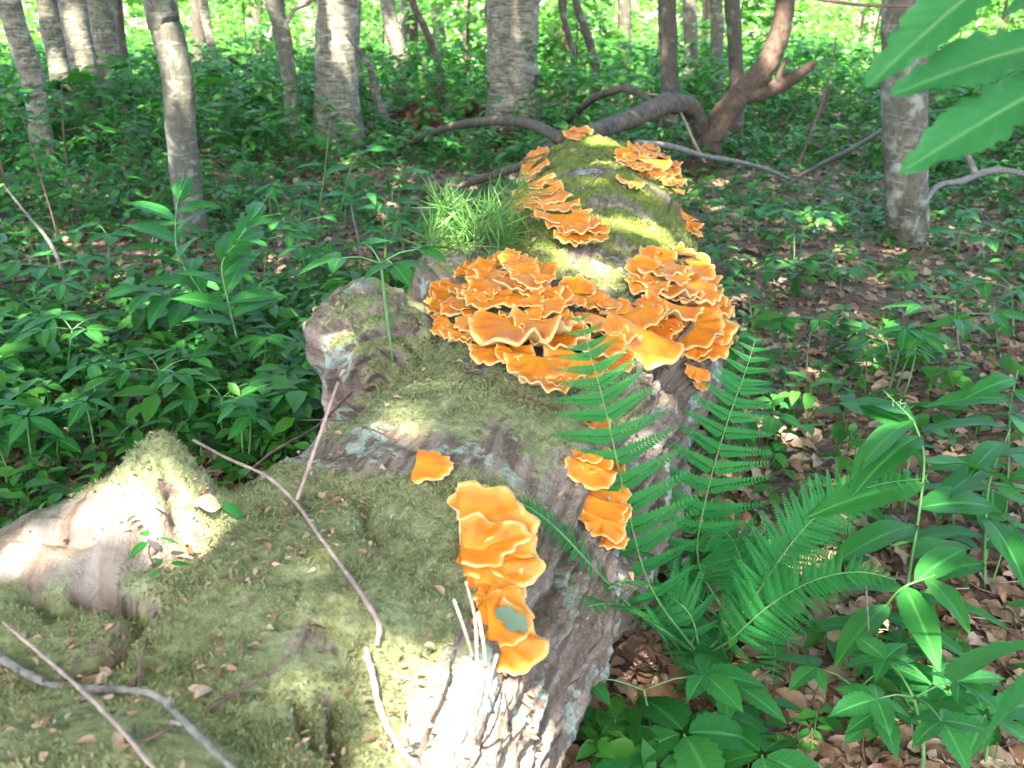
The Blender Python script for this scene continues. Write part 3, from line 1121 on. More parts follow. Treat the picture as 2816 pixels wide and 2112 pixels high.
fungus('column of orange shelves on the bark behind the fern', RC, seed=11, lift=.006, upw=.7, camw=.35, ratio=.5)
fungus('tiny orange fungus button on the bark behind the fern', [(597, 428, 26, -85)], seed=12, lift=.008, upw=.7, camw=.4)
fungus('small orange fungus flap under the right flank mound', [(696, 372, 26, -80), (699, 384, 20, -90)], seed=13, lift=.0)

_fv, _ff = [], []
for _o in NCO.children:
    _n = len(_fv)
    _fv += [NCO.location + _o.matrix_basis @ v.co for v in _o.data.vertices]
    _ff += [[_n + i for i in p.vertices] for p in _o.data.polygons]
FUNBVH = BVHTree.FromPolygons(_fv, _ff)

# ------------------------------------------------------------------ twigs on the log
def twig(name, label, pts, rad, matn, branches=(), group='twigs lying on the log', stubs=0, cat='twig', part='stem'):
    """pts: list of 3-D points"""
    P = [np.array(p, float) for p in pts]
    base = P[-1].copy()
    t = thing(name, label, cat, base, group=group)
    rad = [x * .68 for x in rad]
    kink = [p - base + (RNG.normal(size=3) * 1.2 * min(rad) if 0 < i < len(P) - 1 else 0) for i, p in enumerate(P)]
    V, pl = tube(kink, rad, 9, max(24, 14 * len(P)), 0.55, 70.0)
    prt = [(V, pl)]
    C = catmull(P, 30)
    for k in range(stubs):
        i = random.randrange(3, 27)
        d = RNG.normal(size=3)
        d[2] = abs(d[2])
        d /= np.linalg.norm(d)
        rr = np.interp(i / 29, np.linspace(0, 1, len(rad)), rad)
        prt.append(tube([C[i] - base, C[i] - base + d * rr * 3.2], [rr * .8, rr * .5], 6, 3))
    V, pl = join(prt)
    link(part, mesh_from(part, V, pl, mats=[M[matn]]), t)
    for bp, br in branches:
        V, pl = tube([np.array(p) - base for p in bp], br, 7, max(8, 4 * len(bp)), 0.2, 60.0)
        link('side_shoot', mesh_from('side_shoot', V, pl, mats=[M[matn]]), t)
    return t


def lp(pts, lift=0.012):
    out = []
    for q in pts:
        l = q[2] if len(q) > 2 else lift
        out.append(hit(q[0], q[1], l))
    return out


def off(p, px, py):
    """point seen at a pixel at the same distance Y as p"""
    return at_y(px, py, p[1])


a0 = hit(268, 478, .04)
tip0 = at_y(193, 440, a0[1] + 0.06)
j0 = hit(297, 500, .03)
up1 = at_y(338, 382, j0[1] + 0.10)
mid_up = at_y(318, 440, j0[1] + 0.05)
T1 = [tip0, at_y(232, 460, a0[1] + .03), a0, j0] + lp([(322, 538), (345, 570), (366, 600), (376, 625), (377, 645, .006)], .018)
twig('fallen_twig', 'pale barkless twig bent along the log with an upright shoot', T1, [.0035, .004, .0042, .0042, .0045, .005, .0055, .006, .006], 'twig_pale',
     [([j0, mid_up, up1], [.0032, .003, .0024])], stubs=3)
twig('fallen_twig', 'pale lichen-spotted stick running down the sunlit bark', lp([(366, 648), (376, 675), (392, 715), (410, 745), (428, 775)], .014), [.006, .0065, .0065, .006, .006], 'twig_pale', stubs=4)
twig('fallen_twig', 'thick grey knobbly branch lying across the near moss', lp([(-25, 650), (0, 662), (45, 684), (95, 690), (150, 694), (180, 722), (215, 750), (250, 785)], .016), [.008, .008, .0075, .0075, .007, .0065, .006, .005], 'twig_grey', stubs=5)
twig('fallen_twig', 'straight thin tan stick crossing the thick grey branch', lp([(3, 622), (60, 672), (110, 715), (160, 775)], .032), [.0032, .0038, .0042, .0042], 'twig_pale', stubs=2)
twig('fallen_twig', 'thin dark brown twig pointing at the moss hollow', lp([(156, 612), (143, 655), (138, 690), (132, 742)], .012), [.002, .0026, .003, .003], 'twig_brown', stubs=2)
twig('fallen_twig', 'thin dark brown twig slanting across the moss under the grey branch', lp([(290, 656), (255, 682), (210, 708), (170, 730), (136, 744)], .01), [.0022, .003, .003, .0034, .003], 'twig_brown', stubs=3)
twig('fallen_twig', 'slender brown twig arching over the log edge below the burl', lp([(288, 421), (330, 421), (365, 427), (396, 440)], .012), [.0028, .003, .003, .0025], 'twig_brown')
n1 = hit(352, 392, 0.0)
twig('fallen_twig', 'dull brown twig leaning in the gap between burl and near log', [n1, at_y(315, 428, n1[1] - .15), at_y(272, 452, n1[1] - .33), hit(240, 480, .01)], [.0035, .004, .005, .005], 'twig_brown')
b6 = hit(474, 740, 0)
b6b = hit(470, 768, 0)
S6 = lambda x, y, dy=0.0: at_y(x, y, b6[1] - 0.02 + dy)
twig('bare_shoot', 'bleached bare forked shoot standing in front of the fungus column', [S6(466, 582, -.04), S6(476, 625, -.03), S6(477, 690, -.02), b6 + np.array([0, 0, -.02])], [.0022, .0028, .003, .0034], 'twig_pale',
     [([S6(497, 655, -.05), S6(488, 690, -.04), S6(480, 728, -.01), b6], [.0018, .0022, .0026, .003]), ([S6(486, 668, -.05), S6(483, 640, -.05), S6(478, 612, -.03)], [.0016, .002, .002]),
      ([S6(454, 600, -.04), S6(464, 628, -.04), S6(474, 660, -.02)], [.0016, .002, .002])])
t_ = twig('fallen_twig', 'thin dark twig looped across the mossy far log', lp([(524, 176), (536, 170), (548, 160), (562, 148)], .02) + lp([(575, 146)], .02), [.004, .004, .004, .004, .004], 'twig_brown')
twig('fallen_twig', 'long thin dark twig draped over the far moss between fungus patches', lp([(520, 206), (556, 200), (590, 182), (605, 165), (640, 160)], .025), [.003, .004, .004, .004, .003], 'twig_brown', stubs=2)
twig('fallen_twig', 'short thin twig sloping down the far end moss', lp([(575, 145), (590, 155), (604, 165)], .03), [.003, .0035, .003], 'twig_brown')

# ------------------------------------------------------------------ trees
def trunk_pts(pix, Y, base, ztop=9.0):
    """pix: pixel centre line from the top of the frame downwards, all at distance Y"""
    pts = [at_y(x, y, Y) for x, y in pix]
    if base:
        g = pts[-1].copy()
        g[2] = gz(g[0], g[1]) - 0.05
        if g[2] < pts[-1][2] - 0.02:
            pts.append(g)
    d = pts[0] - pts[1]
    d = d / max(d[2], 1e-3)
    d[0] *= 0.6
    d[1] = 0
    up1 = pts[0] + d * 1.5
    up2 = np.array([up1[0] + d[0] * 1.0 + random.uniform(-.2, .2), up1[1] + random.uniform(-.2, .2), (pts[0][2] + ztop) / 2 + 1])
    up3 = np.array([up2[0] + random.uniform(-.3, .3), up2[1], ztop])
    return [up3, up2, up1] + pts


TREES = []          # (root, top xy, z range)


def tree(name, label, pix, Y, wpx, matn, ztop=9.0, flare=1.5, amp=0.12, cat='tree', group='trees of the forest', nseg=16, fork=()):
    P = trunk_pts(pix, Y, True, ztop)
    base = P[-1].copy()
    dep = depth(at_y(*pix[-1], Y))
    r0 = wpx * dep / F / 2
    rad = [r0 * .35, r0 * .6, r0 * .9] + [r0] * (len(P) - 4) + [r0 * flare]
    t = thing(name, label, cat, base, group=group)
    V, pl = tube([p - base for p in P], rad, nseg, 44, amp, 3.0, seed=base[0] * 3 + 1)
    link('trunk', mesh_from('trunk', V, pl, mats=[M[matn]]), t)
    bp = []
    top = P[0]
    for k in range(7):
        f = random.uniform(0.45, 1.0)
        s = P[1] * (1 - f) + P[0] * f
        s = s if s[2] > 4.0 else np.array([s[0], s[1], 4.0 + random.random()])
        a = random.uniform(0, 6.28)
        L = random.uniform(1.2, 2.6)
        e = s + np.array([math.cos(a) * L, math.sin(a) * L, random.uniform(.4, 1.4)])
        m_ = (s + e) / 2 + np.array([0, 0, .25])
        q = [P[1] * (1 - f) + P[0] * f - base, m_ - base, e - base]
        bp.append(tube(q, [r0 * .35, r0 * .22, r0 * .08], 6, 8))
    for V, pl in bp:
        link('branch', mesh_from('branch', V, pl, mats=[M[matn]]), t)
    TREES.append((t, np.array([top[0], top[1]]), base))
    return t


tree('beech_tree', 'slender grey beech with lichen patches leaning right, rooted among the seedlings', [(157, -4), (166, 30), (178, 80), (181, 130), (187, 190), (195, 234)], 5.95, 29, 'beech', flare=1.75, amp=.16)
tree('beech_tree', 'mottled grey trunk with a pale fallen branch against its foot', [(906, -4), (904, 40), (905, 110), (906, 180), (907, 240)], 5.8, 41, 'beech', flare=1.25, amp=.10)
tree('birch_tree', 'thick birch with shining peeling bark beside the leaning grey dead stem', [(338, -4), (337, 30), (337, 60), (337, 97)], 9.2, 44, 'birch', flare=1.35, amp=.08, nseg=20)
tree('birch_tree', 'thickest mottled trunk with lichened bark rising behind the log', [(514, -4), (513, 30), (512, 60), (513, 90)], 10.0, 51, 'birch', flare=1.25, amp=.08, nseg=20)
tree('birch_tree', 'sunlit birch trunk with pale bands, thickest of the left cluster', [(72, -4), (76, 30), (82, 60), (88, 104)], 9.6, 27, 'birch', flare=1.3)
tree('birch_tree', 'shaded banded birch touching the thick sunlit birch of the cluster', [(98, -4), (101, 25), (106, 55), (110, 100)], 10.4, 26, 'birch', flare=1.25)
tree('birch_tree', 'leaning birch with a lit edge at the outer side of the cluster', [(46, -4), (50, 25), (58, 60), (66, 110)], 8.9, 20, 'birch', flare=1.25)
tree('birch_tree', 'crooked slim birch with spotted bark bending over ferny seedlings', [(8, -4), (20, 40), (34, 85), (42, 140)], 8.0, 22, 'birch', flare=1.2)
tree('young_tree', 'thin dark stem close behind the birch cluster', [(117, -4), (120, 30), (124, 60), (128, 95)], 11.0, 9, 'dark_bark')
tree('young_tree', 'slim grey double-stemmed tree before the pale gap', [(277, -4), (280, 30), (286, 70), (290, 92)], 11.0, 14, 'beech')
tree('young_tree', 'slender grey tree right of the brown stump curl', [(347, -4), (349, 20), (354, 40), (358, 70)], 12.5, 8, 'beech')
tree('young_tree', 'grey curved tree carrying a broken sunlit limb', [(271, -4), (282, 28), (287, 60), (291, 95)], 9.0, 15, 'beech')
tree('young_tree', 'slim trunk with sunlit patches between the two thick birches', [(387, -4), (391, 22), (397, 45), (402, 68)], 12.0, 15, 'birch')
tree('young_tree', 'thin dark leaning stem between the thick birches', [(411, -4), (422, 22), (432, 45), (440, 72)], 11.0, 7, 'dark_bark')
tree('young_tree', 'thin crooked stem forking beside its straight twin', [(560, -4), (566, 25), (571, 45), (574, 66)], 12.0, 6, 'dark_bark')
tree('young_tree', 'straight thin dark stem in front of bright leaves', [(575, -4), (583, 22), (590, 45), (596, 68)], 11.5, 8, 'dark_bark')
tree('dark_tree', 'dark upright trunk with a reddish scar behind the arched limb', [(667, -4), (668, 30), (669, 60), (670, 96)], 9.0, 18, 'dark_bark', flare=1.15)
tree('young_tree', 'pale slim trunk just behind the dark scarred one', [(690, -4), (690, 20), (691, 40), (691, 62)], 12.5, 14, 'beech')
tree('young_tree', 'shaded grey trunk left of the forked snag', [(716, -4), (717, 20), (717, 45), (717, 75)], 11.0, 13, 'beech')
tree('young_tree', 'dark straight trunk directly left of the forked snag', [(732, -4), (734, 25), (735, 55), (737, 92)], 9.0, 15, 'dark_bark')
tree('young_tree', 'shaded trunk half hidden by the mottled grey trunk', [(930, -4), (929, 20), (928, 45), (927, 75)], 9.5, 17, 'dark_bark')
tree('young_tree', 'very thin straight sapling stem amid bright leaves', [(664, -4), (662, 20), (660, 40), (659, 60)], 13.0, 5, 'dark_bark')
tree('young_tree', 'slim pale trunk far inside the dark thicket', [(203, -4), (206, 20), (210, 40), (214, 60)], 13.0, 9, 'birch')

# far trunks among the bright leaves
MARKS = [('the birch cluster', -.40), ('the slender beech', -.335), ('the grey curved tree', -.225), ('the thick shining birch', -.172), ('the thin leaning stem', -.085),
         ('the thickest mottled trunk', 0.0), ('the thin twin stems', .075), ('the dark scarred trunk', .155), ('the forked snag', .245), ('the thin dead branch', .315), ('the mottled grey trunk', .39), ('the chestnut sapling', .47)]


def near_label(what, x, y):
    m_ = min(MARKS, key=lambda q: abs(q[1] - x / y))[0]
    zone = 'close beyond' if y < 17 else ('down the slope beyond' if y < 25 else 'far down the slope beyond')
    return '%s %s %s' % (what, zone, m_)


far_pool = []
for k in range(46):
    Y = random.uniform(14, 34)
    x = random.uniform(-.56, .56) * Y
    r = random.uniform(0.035, 0.13)
    z0 = gz(x, Y)
    lean = random.uniform(-.6, .6)
    pts = [(lean, 0, 9), (lean * .6 + random.uniform(-.15, .15), 0, 5), (lean * .25, 0, 2), (0, 0, -.1)]
    t = thing('far_tree', near_label('distant slim trunk', x, Y), 'tree', (x, Y, z0), group='distant trunks')
    V, pl = tube(pts, [r * .5, r * .8, r, r * 1.25], 8, 16, .1, 3, seed=k)
    link('trunk', mesh_from('trunk', V, pl, mats=[M[random.choice(['beech', 'dark_bark', 'birch', 'dark_bark'])]]), t)
    far_pool.append((t, x, Y, z0))

# trees standing round the photographer, seen only by the shade they cast
for k, (x, y) in enumerate([(-3.4, -2.2), (2.6, -3.6), (-6.2, 1.2), (6.4, 1.5), (-1.2, -6.0), (5.2, -1.0), (-5.4, 5.0), (6.8, 5.4), (-7.6, -3.0)]):
    base = np.array([x, y, gz(x, y) - .05])
    r0 = random.uniform(.12, .2)
    t = thing('beech_tree', 'tall leafy beech standing round the clearing, its crown shading the log', 'tree', base, group='shade trees round the log')
    P = [(random.uniform(-.5, .5), random.uniform(-.5, .5), 9.5), (random.uniform(-.3, .3), 0, 5), (0, 0, 2), (0, 0, 0)]
    V, pl = tube(P, [r0 * .4, r0 * .8, r0, r0 * 1.5], 12, 24, .1, 3)
    link('trunk', mesh_from('trunk', V, pl, mats=[M['beech']]), t)
    bp = []
    for j in range(9):
        a = random.uniform(0, 6.28)
        L = random.uniform(1.5, 3.2)
        zz = random.uniform(4.5, 8.5)
        bp.append(tube([(0, 0, zz), (math.cos(a) * L * .5, math.sin(a) * L * .5, zz + .6), (math.cos(a) * L, math.sin(a) * L, zz + 1)], [r0 * .35, r0 * .2, r0 * .08], 6, 8))
    for V, pl in bp:
        link('branch', mesh_from('branch', V, pl, mats=[M['beech']]), t)
    TREES.append((t, np.array([x, y]), base))

# ------------------------------------------------------------------ crowns: leaves overhead, with gaps cut along sun rays to place the flecks
FLECKS = []     # (point, radius)


def fleck(px, py, r, n=1):
    FLECKS.append((hit(px, py), r))


for a in ((138, 498, .008), (165, 503, .010), (190, 512, .004), (108, 512, .006), (84, 530, .0), (14, 560, -.004), (185, 556, -.01),
          (440, 692, .03), (458, 705, .06), (462, 740, .08), (485, 765, .09), (435, 765, .05), (498, 755, .07), (470, 680, .04), (345, 640, -.012), (342, 605, -.018), (392, 750, -.01),
          (585, 268, .035), (600, 270, .025), (665, 240, .035), (655, 225, .02), (630, 228, .03), (610, 222, .02), (585, 290, .005),
          (600, 140, .03), 
          (70, 425, .01), (92, 432, .0), (128, 392, .01), (235, 362, .0), (402, 185, .03), (390, 215, .02), (395, 205, .02), (310, 135, .10), (460, 200, .05), (345, 165, .06), (75, 145, .09), (105, 118, .10),
          (290, 100, .14), (160, 330, .03), (820, 225, .10), (690, 190, .07), (720, 185, .05), (915, 700, .02), (940, 712, .02), (850, 505, .01), (880, 495, .0), (790, 560, .0), (730, 640, .0),
          (1000, 470, .0), (900, 580, -.01)):
    fleck(*a)
for px_, py_, Y_, r_ in ((333, 20, 9.0, .10), (340, 45, 9.0, .06), (170, 45, 5.85, .05), (173, 75, 5.85, .04), (777, 25, 8.1, .06), (775, 50, 8.1, .05), (76, 20, 9.5, .08), (80, 50, 9.5, .05), (395, 40, 11.9, .08), (55, 60, 8.8, .05)):
    FLECKS.append((at_y(px_, py_, Y_), r_))
for k in range(100):
    FLECKS.append((at_ground(random.uniform(-80, 1100), random.uniform(95, 430)), random.uniform(-.015, .03)))


def build_canopy():
    # a leaf blocks the sun ray through (sx,sy) = its shadow on z = 0.5
    N = 150000
    z = RNG.uniform(5.6, 10.5, N)
    g = np.stack([RNG.uniform(-11.5, 10.5, N), RNG.uniform(-1.0, 14.5, N)], -1)     # where its shadow falls
    xy = g + SUN[:2] / SUN[2] * (z - 0.5)[:, None]
    # clumps
    q = np.stack([g[:, 0] * .9, g[:, 1] * .9, z * .3], -1)
    dens = fbm(q, 3)
    edge = sstep(13.8, 11.0, g[:, 1] + 1.2 * noise(np.stack([g[:, 0] * .5, g[:, 1] * .5, 0 * z], -1)))
    mk = (RNG.random(N) < np.clip(1.0 + 0.9 * dens, 0.3, 1) * edge)
    L = np.stack([xy[:, 0], xy[:, 1], z], -1)
    size = RNG.uniform(.13, .24, N)
    for p, r in FLECKS:
        d = L - p
        t = d @ SUN
        dd = np.linalg.norm(d - t[:, None] * SUN, axis=1)
        mk &= ~(dd < r + 0.06)
    L, size = L[mk], size[mk]
    n = len(L)
    own = np.argmin(np.stack([np.hypot(L[:, 0] - xy_[0], L[:, 1] - xy_[1]) for _, xy_, _ in TREES], 1), 1)
    Mx = frames(RNG.uniform(0, 6.28, n), RNG.normal(0, .35, n), RNG.normal(0, .4, n))
    tm = tiny_leaf(.6)
    # leaves hang back from the point so that the gap stays open
    for k, (t, xy_, base) in enumerate(TREES):
        s = own == k
        if s.sum() < 5:
            continue
        V, pl, rr = scatter(tm, Mx[s], L[s] - base - np.einsum('nij,j->ni', Mx[s], np.array([0, .5, 0])) * size[s][:, None], size[s])
        link('crown', mesh_from('crown', V, pl, {'rnd': rr}, mats=[M['canopy']]), t)
    return n


NCAN = build_canopy()

# ------------------------------------------------------------------ dead limbs and fallen branches behind the log
def limb(name, label, pix, wpx, matn, amp=0.2, forks=(), cat='branch', group=None, nseg=12, seed=0):
    """pix: (px, py, Y); wpx list of widths in pixels"""
    P = [at_y(x, y, Y) for x, y, Y in pix]
    k_ = .8 if matn in ('snag', 'dead_wood') else .72
    rad = [w * k_ * depth(p) / F / 2 for w, p in zip(wpx, P)]
    base = P[-1].copy()
    t = thing(name, label, cat, base, group=group)
    V, pl = tube([p - base for p in P], rad, nseg, 10 * len(P), amp * 1.5, 11.0, seed)
    link('stem', mesh_from('stem', V, pl, mats=[M[matn]]), t)
    for fp, fw in forks:
        Q_ = [at_y(x, y, Y) for x, y, Y in fp]
        rr = [w * depth(p) / F / 2 for w, p in zip(fw, Q_)]
        V, pl = tube([p - base for p in Q_], rad=rr, nseg=nseg, n=7 * len(Q_), amp=amp, freq=9.0, seed=seed + 3)
        link('fork', mesh_from('fork', V, pl, mats=[M[matn]]), t)
    return t


limb('dead_snag', 'forked brown dead snag leaning up behind the log', [(800, -60, 8.2), (787, -5, 8.2), (778, 38, 8.2), (764, 68, 8.2), (740, 96, 8.2), (716, 128, 8.2), (704, 166, 8.2)], [24, 24, 26, 28, 30, 32, 36], 'snag',
     forks=[([(817, 61, 8.1), (795, 76, 8.15), (772, 88, 8.2), (744, 94, 8.2)], [5, 14, 18, 22]), ([(788, 56, 8.15), (780, 74, 8.15), (778, 86, 8.17)], [3, 6, 9])], cat='snag')
limb('fallen_limb', 'thick arched brown limb with broken end behind the log', [(704, 156, 8.3), (702, 132, 8.2), (690, 108, 8.0), (668, 104, 7.6), (640, 115, 7.0), (605, 128, 6.2), (560, 142, 5.3), (540, 156, 4.9)], [10, 18, 26, 27, 24, 22, 18, 12], 'dead_wood', .22)
limb('fallen_limb', 'dark twisted root piece lying over the arched limb', [(655, 104, 7.5), (630, 89, 7.9), (610, 92, 8.2), (590, 101, 9.0), (565, 124, 10.0)], [5, 12, 10, 9, 6], 'dead_wood', .3)
limb('fallen_limb', 'long grey mossy limb curving into the seedlings', [(560, 138, 5.1), (530, 124, 5.9), (500, 121, 6.7), (465, 124, 7.5), (435, 132, 8.2), (402, 148, 8.9)], [14, 13, 12, 11, 9, 6], 'dead_wood', .15)
limb('fallen_limb', 'half buried grey limb lying against the far left of the log', [(545, 158, 4.7), (515, 168, 5.6), (485, 178, 6.4), (452, 190, 7.2)], [10, 11, 10, 6], 'dead_wood', .15)
limb('leaning_stem', 'grey dead stem leaning against the thick shining birch', [(346, 34, 8.9), (360, 52, 8.9), (371, 72, 8.95), (376, 94, 9.0), (386, 118, 9.1), (398, 147, 9.2)], [5, 7, 9, 11, 11, 11], 'beech', .15)
limb('fallen_branch', 'pale lichened branch lying from the log end into the seedlings', [(636, 143, 4.8), (668, 146, 5.4), (705, 156, 6.0), (740, 162, 6.6), (768, 170, 7.1), (797, 183, 7.5)], [8, 9, 7, 6, 5, 4], 'twig_grey', .15, group='pale fallen branches')
limb('fallen_branch', 'straight grey lichened branch sloping up to the mottled trunk', [(905, 118, 5.66), (880, 132, 6.0), (850, 150, 6.4), (818, 166, 6.9), (783, 188, 7.3)], [5, 6, 7, 6, 4], 'twig_grey', .12, group='pale fallen branches')
limb('fallen_branch', 'whitish knobbed branch bent against the foot of the mottled trunk', [(1060, 184, 6.3), (1010, 171, 6.35), (985, 172, 6.3), (962, 181, 6.1), (938, 186, 5.95), (922, 208, 5.75), (912, 236, 5.6)], [9, 9, 10, 9, 8, 6, 5], 'twig_grey', .2,
     forks=[([(955, 134, 6.3), (966, 152, 6.25), (975, 174, 6.22)], [3, 6, 7])], group='pale fallen branches')
limb('fallen_branch', 'thin crooked grey branch standing right of the snag', [(830, 85, 9.0), (826, 100, 9.0), (818, 118, 9.0), (806, 128, 9.0), (788, 134, 9.1), (768, 145, 9.2)], [3, 4, 5, 5, 5, 4], 'dead_wood', .2, group='thin dead stems')
limb('dead_sapling', 'thin bare dark stem bending up before the bright leaves', [(836, 36, 8.0), (833, 60, 8.0), (826, 90, 8.0), (812, 130, 8.0), (796, 170, 8.0)], [1.5, 2, 2.5, 3, 3], 'twig_brown', .1, group='thin dead stems')
limb('dead_sapling', 'bleached hooked thin stem arching before the snag foot', [(648, 94, 7.6), (664, 97, 7.6), (680, 112, 7.7), (692, 138, 7.8), (706, 166, 7.95)], [2, 2.5, 3, 4, 5], 'twig_pale', .1, group='thin dead stems')
limb('dead_sapling', 'slender grey lichened stem leaning over the left seedlings', [(4, 186, 4.6), (25, 212, 4.55), (48, 240, 4.5), (62, 270, 4.5), (72, 308, 4.5)], [2.5, 4, 5, 6, 5], 'twig_grey', .2, group='thin dead stems')
limb('dead_sapling', 'hair-thin dark sapling stem beside the slender leaning stem', [(10, 90, 5.6), (25, 125, 5.6), (38, 170, 5.6), (52, 215, 5.6), (60, 250, 5.6)], [1, 1.2, 1.5, 2, 2], 'twig_brown', .1, group='thin dead stems')
limb('dead_sapling', 'short upright grey stick standing in the seedlings beyond the burl', [(351, 204, 4.9), (355, 225, 4.9), (360, 250, 4.9), (362, 282, 4.9)], [2, 2.5, 3, 3], 'twig_grey', .1, group='thin dead stems')
limb('dead_sapling', 'fallen dark pole slanting behind the grey curved tree', [(228, 58, 11.4), (250, 70, 11.6), (275, 84, 12.0), (304, 104, 12.3)], [7, 4, 3, 3], 'dark_bark', .3, group='thin dead stems')
limb('broken_limb', 'sunlit broken pale limb on the grey curved tree', [(318, -6, 8.8), (305, 4, 8.9), (294, 10, 9.0), (287, 22, 9.0)], [9, 8, 6, 7], 'twig_pale', .2)
limb('dead_sapling', 'short pale sunlit broken post in the leafy gap', [(272, 26, 14.0), (270, 36, 14.0), (266, 50, 14.0), (263, 78, 14.0)], [4, 6, 5, 5], 'twig_pale', .2, group='thin dead stems')
limb('overhead_branch', 'thin bare twig stretched across the top beside big leaves', [(985, 2, 1.5), (950, 5, 1.55), (900, 6, 1.6), (850, 4, 1.65), (790, -6, 1.7)], [4, 4.5, 4.5, 4.5, 4], 'twig_brown', .1)


def rotten(label, px, py, Y, w, h, seed):
    p = at_ground(px, py)
    t = thing('rotten_stump', label, 'stump', p, group='crumbling red stumps')
    u, v_ = np.meshgrid(np.linspace(0, 2 * np.pi, 40, endpoint=False), np.linspace(0, np.pi / 2, 14))
    V = np.stack([np.cos(u) * np.cos(v_) * w, np.sin(u) * np.cos(v_) * w * .6, np.sin(v_) * h - .06], -1).reshape(-1, 3)
    V = V * (1 + 1.1 * fbm(V * 6 + seed, 4))[:, None]
    V[:, 2] += 0.10 * np.clip(noise(V * 13 + seed), 0, 1) + .06 * noise(V * 31)
    V[:, 0] += .05 * noise(V * 23 + 4)
    idx = np.arange(14 * 40).reshape(14, 40)
    Q = np.stack([idx[:-1], np.roll(idx, -1, 1)[:-1], np.roll(idx, -1, 1)[1:], idx[1:]], -1).reshape(-1, 4)
    o = link('wood', mesh_from('wood', V, [Q], mats=[M['rotten']], smooth=False), t)


rotten('crumbling rust-brown rotten wood lump near the leaning grey stem', 412, 138, 7.2, .34, .30, 1.0)
rotten('low rust-red rotten wood heap behind the long grey limb', 495, 128, 6.9, .40, .26, 5.0)
rotten('small rust-coloured rotten lump at the far left foot of the log', 508, 146, 5.7, .2, .2, 9.0)
rotten('dark red rotten crumb by the far right foot of the log', 688, 176, 5.0, .16, .13, 13.0)

# ------------------------------------------------------------------ plants
LEAF_SEAL = leaf(10, .33, .42, .10, .30, tip=1.05, cols=2, wave=.12)
LEAF_SERR = leaf(16, .52, .40, .10, .22, serr=.30, teeth=8, tip=1.1, cols=2)
LEAF_OVAL = leaf(7, .56, .42, .10, .22, tip=1.0, cols=1)
LEAF_LANCE = leaf(7, .36, .40, .12, .25, tip=1.2, cols=1)
ME = {}
for nm_, tm_, mt_ in (('seal', LEAF_SEAL, 'leaf2'), ('serr', LEAF_SERR, 'leaf'), ('oval', LEAF_OVAL, 'leaf'), ('lance', LEAF_LANCE, 'leaf'), ('soft', LEAF_SERR, 'soft_leaf'), ('glossy', LEAF_OVAL, 'soft_leaf')):
    rw_, cl_ = {'seal': (10, 2), 'serr': (16, 2), 'soft': (16, 2)}.get(nm_, (7, 1))
    ME[nm_] = mesh_from('leaf', tm_[0], tm_[1], {'rnd': np.zeros(len(tm_[0])), **leaf_at(tm_, rw_, cl_)}, mats=[M[mt_]])


def put_leaf(parent, meshkey, p, yaw, pitch, roll, size, wid=1.0, name='leaf'):
    A = frames(np.array([yaw]), np.array([pitch]), np.array([roll]))[0] * np.array([size * wid, size, size])
    o = link(name, ME[meshkey], parent)
    o.matrix_local = Matrix(((A[0, 0], A[0, 1], A[0, 2], p[0]), (A[1, 0], A[1, 1], A[1, 2], p[1]), (A[2, 0], A[2, 1], A[2, 2], p[2]), (0, 0, 0, 1)))
    return o


def stem_part(parent, pts, rad, matn='stem', name='stem', nseg=6, n=None):
    V, pl = tube(pts, rad, nseg, n or max(5, 3 * len(pts)))
    return link(name, mesh_from(name, V, pl, mats=[M[matn]]), parent)


def seal_plant(label, P, nl=10, size=.13, start=.3, group=None, flower=True, rot=0.0, spread=0.9, droop=-.1, name='seal_plant', wid=1.0, pitch0=0.0):
    """arching stem through world points P (base first), alternate leaves in two rows"""
    P = [np.array(p, float) for p in P]
    base = P[0].copy()
    t = thing(name, label, 'plant', base, group=group)
    C = catmull([p - base for p in P], 40)
    stem_part(t, C[::3], np.linspace(.0045, .0018, 14))
    for k in range(nl):
        f = start + (0.93 - start) * k / (nl - 1)
        i = int(f * 39)
        T = C[min(i + 1, 39)] - C[i - 1]
        hz = math.atan2(T[1], T[0]) if math.hypot(T[0], T[1]) > 0.25 * abs(T[2]) else rot
        side = 1 if k % 2 else -1
        yaw = hz + side * (spread + random.uniform(-.15, .15)) if math.hypot(T[0], T[1]) > 0.25 * abs(T[2]) else rot + (0 if side > 0 else math.pi) + random.uniform(-.5, .5)
        s = size * (0.75 + 0.5 * math.sin(math.pi * (0.2 + .75 * k / nl)))
        put_leaf(t, 'seal', C[i], yaw, random.uniform(-.05, .35) + droop * .5 + pitch0, random.uniform(-.35, .35) - .35 * pitch0 * side, s, wid)
    if flower:
        fl = []
        e = C[-1]
        d = C[-1] - C[-4]
        d /= np.linalg.norm(d)
        fl.append(tube([e, e + d * .07], [.0016, .0008], 5, 4))
        for j in range(9):
            q = e + d * .07 * j / 9
            v_ = RNG.normal(size=3)
            v_ /= np.linalg.norm(v_)
            fl.append(tube([q, q + v_ * .018], [.0007, .0009], 4, 3))
        V, pl = join(fl)
        link('flower_spike', mesh_from('flower_spike', V, pl, mats=[M['stem']]), t)
    return t


